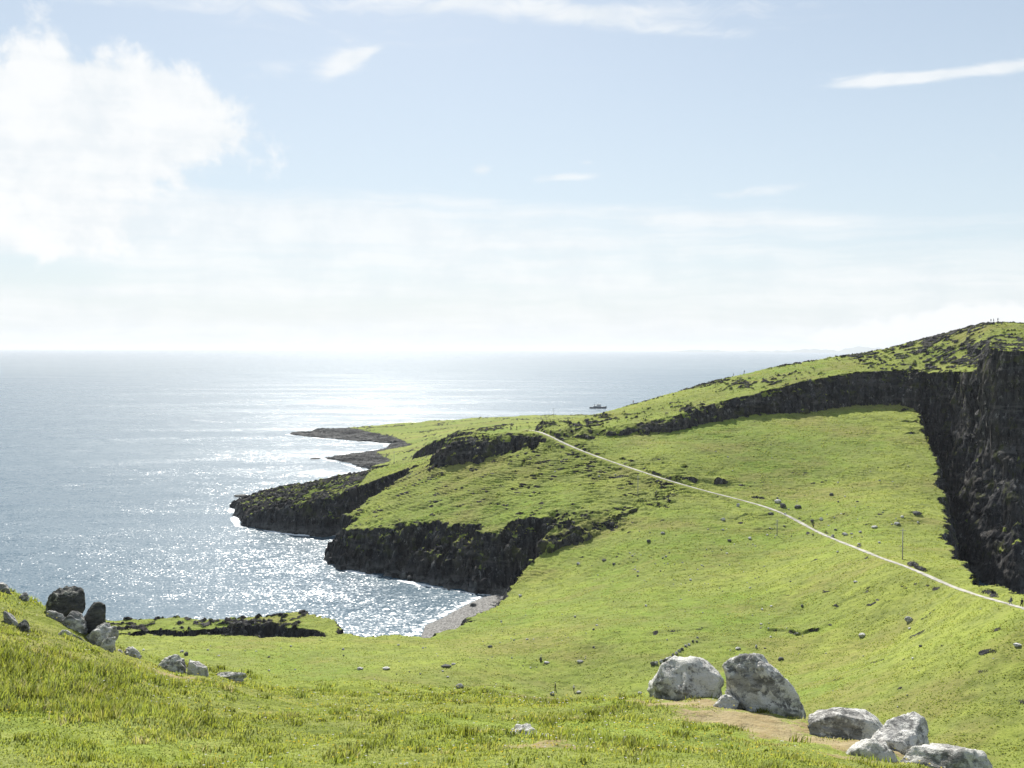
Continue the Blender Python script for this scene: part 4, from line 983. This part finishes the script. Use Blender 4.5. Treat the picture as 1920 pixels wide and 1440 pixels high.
# ------------------------------------------------------------------ people
def cmat(name, col): return simple(name, col, 0.85, 0.12, 12)
SKIN = cmat('skin', (0.42, 0.25, 0.18)); HAIR = cmat('dark_hair', (0.03, 0.022, 0.018)); FAIR = cmat('fair_hair', (0.30, 0.22, 0.12))
CL = {'black': cmat('black_cloth', (0.018, 0.019, 0.022)), 'navy': cmat('navy_cloth', (0.02, 0.028, 0.06)), 'grey': cmat('grey_cloth', (0.19, 0.20, 0.22)), 'white': cmat('white_cloth', (0.72, 0.72, 0.72)), 'blue': cmat('blue_denim', (0.06, 0.10, 0.19)), 'orange': cmat('orange_cloth', (0.45, 0.10, 0.04)), 'olive': cmat('olive_cloth', (0.07, 0.075, 0.04))}
def skinned(name, pts, edges, rads, mat, parent, root=0):
    me = bpy.data.meshes.new(name); me.from_pydata(pts, edges, []); me.materials.append(mat)
    o = link(bpy.data.objects.new(name, me), parent)
    md = o.modifiers.new('skin', 'SKIN')
    for v, r_ in zip(me.skin_vertices[0].data, rads): v.radius = (r_, r_)
    me.skin_vertices[0].data[root].use_root = True
    md.use_smooth_shade = True
    sb = o.modifiers.new('sub', 'SUBSURF'); sb.levels = 1; sb.render_levels = 1
    return o
def person(q, h, rz, top, bottom, label, hair=HAIR, stride=0.22, pack=None, hat=None, arms=0.12):
    k = h / 1.75; t = empty('person', q, rz); t.scale = (k, k, k); tag(t, label, 'person')
    s = stride
    P = [(0,0,.95),(0,0,1.15),(0,.01,1.38),(0,.0,1.50),(0,.01,1.58),(0,.02,1.68),
         (.10,0,.90),(.11,-s*.6,.50),(.11,-s*.85,.09),(.11,-s*.85-.13,.035),
         (-.10,0,.90),(-.11,s*.35,.50),(-.11,s,.10),(-.11,s-.12,.035),
         (.19,0,1.42),(.25,arms,1.14),(.24,arms-.14,.92),(-.19,0,1.42),(-.25,-arms,1.14),(-.24,-arms-.14,.92),
         (.245,arms-.19,.85),(-.245,-arms-.19,.85)]
    Ed = [(0,1),(1,2),(2,3),(3,4),(4,5),(0,6),(6,7),(7,8),(8,9),(0,10),(10,11),(11,12),(12,13),(2,14),(14,15),(15,16),(16,20),(2,17),(17,18),(18,19),(19,21)]
    Rr = [.13,.12,.14,.055,.075,.085,.085,.06,.042,.04,.085,.06,.042,.04,.055,.042,.03,.055,.042,.03,.035,.035]
    skinned('body', P, Ed, Rr, SKIN, t)
    skinned('trousers', [P[0],P[6],P[7],(P[8][0],P[8][1],.14),P[10],P[11],(P[12][0],P[12][1],.15)], [(0,1),(1,2),(2,3),(0,4),(4,5),(5,6)], [.155,.11,.082,.07,.11,.082,.07], CL[bottom], t)
    skinned('jacket', [(0,0,.93),P[1],P[2],P[14],P[15],P[16],P[17],P[18],P[19],(0,0,1.47)], [(0,1),(1,2),(2,3),(3,4),(4,5),(2,6),(6,7),(7,8),(2,9)], [.165,.155,.17,.078,.062,.048,.078,.062,.048,.07], CL[top], t)
    bm = bmesh.new(); bmesh.ops.create_icosphere(bm, subdivisions=3, radius=1.0)
    for v in bm.verts: v.co = Vector((v.co.x * .098, v.co.y * .108 + .035, max(v.co.z, -0.55) * .105 + 1.70))
    from_bm('hair', bm, hair, t, True)
    for n_, yy in (('shoe', P[9]), ('shoe', P[13])):
        bm = bmesh.new(); bmesh.ops.create_icosphere(bm, subdivisions=2, radius=1.0)
        for v in bm.verts: v.co = Vector((v.co.x * .055 + yy[0], v.co.y * .14 + yy[1] + .03, max(v.co.z, -.5) * .07 + .045))
        from_bm(n_, bm, CL['black'], t, True)
    if pack:
        bm = bmesh.new(); boxm(bm, (0, .21, 1.24), (.30, .18, .46)); bmesh.ops.bevel(bm, geom=bm.edges[:], offset=.05, segments=2, affect='EDGES'); from_bm('backpack', bm, CL[pack], t, True)
    if hat:
        bm = bmesh.new(); bmesh.ops.create_icosphere(bm, subdivisions=2, radius=1.0)
        for v in bm.verts: v.co = Vector((v.co.x * .112, v.co.y * .12 + .02, max(v.co.z, -.1) * .10 + 1.725))
        from_bm('hat', bm, CL[hat], t, True)
    return t
PE = [(1525,991,1.75,.8,'black','black','person in dark clothes walking alone on the path halfway along',dict(pack='black')),
 (1895,1134,1.72,-2.2,'grey','blue','person in a grey jacket walking on the path near the right border',dict(pack='navy')),
 (1915.5,1138,1.76,-2.3,'black','black','person in black on the path at the very right border',dict(pack='black')),
 (1041,1293,1.62,1.2,'navy','black','person in dark blue with white hat, left of two beyond the near brow',dict(hat='white',stride=.1)),
 (1076,1297,1.60,2.4,'white','black','person in white top and dark trousers, right of two beyond the near brow',dict(hat='white',stride=.1)),
 (957,805,1.6,2.0,'grey','navy','person in grey on the saddle, left of the pair beyond the crag',dict()),
 (969,805,1.78,2.2,'black','black','person in black on the saddle, right of the pair beyond the crag',dict())]
hp = hit([p[0] for p in PE], [p[1] for p in PE])
for p, q in zip(PE, hp): person(Vector(q), p[2], p[3], p[4], p[5], p[6], **p[7])
# people on the skyline of the ridge: on the crest along their own direction
def crest(px, d0, d1):
    D = np.arange(d0, d1, 0.5); d = ray(px, 655); X = d[0] / d[1] * D; Z = hz(X, D); a = (Z - CAMZ) / D; i = int(np.argmax(a)); return Vector((X[i], D[i], Z[i]))
for px, h, c1, c2, lab in [(1396,1.78,'navy','grey','lone person standing on the ridge skyline above the long cliff'),(1376,1.6,'grey','black','person on the ridge skyline a little left of and below the lone one'),(1188,1.7,'orange','black','person at the low end of the ridge skyline, near the ship'),
     (1857,1.75,'black','black','person on the summit, leftmost of the three at the top of the hill'),(1862,1.7,'grey','navy','person on the summit, middle of the three at the top of the hill'),(1870,1.8,'blue','black','person on the summit, rightmost of the three at the top of the hill')]:
    person(crest(px, 440, 620), h, random.uniform(0, 6), c1, c2, lab)

# ------------------------------------------------------------------ ship
def ship():
    q = PD(1121, 766.5, 0 + CAMZ * FPX / (766.5 - 656.0)); L = 25.0
    t = empty('ship', (q[0], q[1], 0.0), R(-4)); tag(t, 'small dark-hulled ship with a pale wheelhouse sailing off the ridge', 'ship')
    hull = simple('hull_paint', (0.07, 0.085, 0.11), 0.5); wh = simple('white_paint', (0.70, 0.70, 0.68), 0.5, 0.05); gl = simple('dark_glass', (0.03, 0.04, 0.05), 0.15)
    bm = bmesh.new(); prev = None; n = 22
    for i in range(n + 1):
        u = i / n; x = (u - .5) * L; wd = 3.2 * (1 - max(0, (u - .62) / .38) ** 2.2) * (0.82 + .18 * min(1, u * 5)); sh = 2.2 + 1.3 * max(0, u - .55) ** 1.5 * 3 + .3 * max(0, .2 - u)
        ring = [bm.verts.new((x + (.9 if u > .95 else 0) * z / 3, yy * wd, z)) for yy, z in ((-.0, -1.0), (-.75, -.6), (-.95, .4), (-1, sh), (1, sh), (.95, .4), (.75, -.6))]
        if prev:
            for k in range(7): bm.faces.new((prev[k], ring[k], ring[(k + 1) % 7], prev[(k + 1) % 7]))
        else: bm.faces.new(ring)
        prev = ring
    bm.faces.new(prev[::-1]); bmesh.ops.recalc_face_normals(bm, faces=bm.faces); from_bm('hull', bm, hull, t)
    bm = bmesh.new(); boxm(bm, (-1.0, 0, 3.25), (11.5, 4.4, 2.1)); bmesh.ops.bevel(bm, geom=bm.edges[:], offset=.15, segments=1, affect='EDGES'); from_bm('deckhouse', bm, wh, t)
    bm = bmesh.new(); boxm(bm, (1.2, 0, 5.35), (6.2, 3.8, 2.1)); bmesh.ops.bevel(bm, geom=bm.edges[:], offset=.15, segments=1, affect='EDGES'); w = from_bm('wheelhouse', bm, wh, t)
    bm = bmesh.new()
    for k in range(5): boxm(bm, (-1.1 + k * 1.15, 0, 5.6), (.8, 3.84, .75))
    from_bm('window_band', bm, gl, w)
    bm = bmesh.new()
    for k in range(7): boxm(bm, (-5.6 + k * 1.45, 0, 3.4), (.8, 4.44, .6))
    from_bm('window_band', bm, gl, t)
    bm = bmesh.new(); tube(bm, (-.6, 0, 6.3), (-.6, 0, 9.8), .12, .07); tube(bm, (-1.6, 0, 8.6), (.4, 0, 8.6), .06, .06); from_bm('mast', bm, wh, t)
    bm = bmesh.new(); tube(bm, (-4.6, 0, 4.2), (-4.9, 0, 6.4), .55, .5, 14); from_bm('funnel', bm, hull, t)
    bm = bmesh.new()
    for sgn in (-1, 1):
        for k in range(9): tube(bm, (3.6 + k * .9, sgn * 2.5 * (1 - (k / 11) ** 2.2), 2.2 + .12 * k), (3.6 + k * .9, sgn * 2.5 * (1 - (k / 11) ** 2.2), 3.2 + .14 * k), .04, .04, 5)
    from_bm('railing', bm, wh, t)
ship()

# ------------------------------------------------------------------ islands on the horizon
im = simple('island_land', (0.10, 0.12, 0.08), 0.9, 0.2, 0.001)
def islands():
    n = 260; az0, az1 = math.atan((1240 - 960) / FPX), math.atan((2050 - 960) / FPX); D = 38000; V_, F_ = [], []
    for i in range(n + 1):
        a = az0 + (az1 - az0) * i / n; u = i / n
        hgt = 230 * (0.15 + 0.85 * abs(float(fbm(np.array([u * 7.0]), np.array([0.3]), 5, 31)[0]))) * math.sin(math.pi * min(1, u * 1.02)) ** 0.6
        for j, (dd, hh_) in enumerate([(-2500, -20), (-1200, hgt * .45), (0, hgt), (1500, hgt * .5), (3500, -20)]):
            V_.append((math.sin(a) * (D + dd), math.cos(a) * (D + dd), hh_))
    for i in range(n):
        for j in range(4): F_.append((i * 5 + j, (i + 1) * 5 + j, (i + 1) * 5 + j + 1, i * 5 + j + 1))
    me = np_mesh('distant_islands', np.array(V_), np.array(F_), im, 4); tag(link(bpy.data.objects.new('distant_islands', me)), kind='structure')
islands()
# ------------------------------------------------------------------ air
hm = bpy.data.materials.new("air"); hm.use_nodes = True; nt = hm.node_tree; nt.nodes.clear()
pv = nt.nodes.new('ShaderNodeVolumePrincipled'); pv.inputs['Color'].default_value = (0.86, 0.92, 1.0, 1); pv.inputs['Density'].default_value = 3.5e-5; pv.inputs['Anisotropy'].default_value = 0.15
oo = nt.nodes.new('ShaderNodeOutputMaterial'); nt.links.new(pv.outputs[0], oo.inputs['Volume'])
bm = bmesh.new(); boxm(bm, (0, 0, 146), (160000, 160000, 308)); tag(from_bm('haze', bm, hm), 'pale sea air between the camera and the horizon', 'haze', kind='stuff')
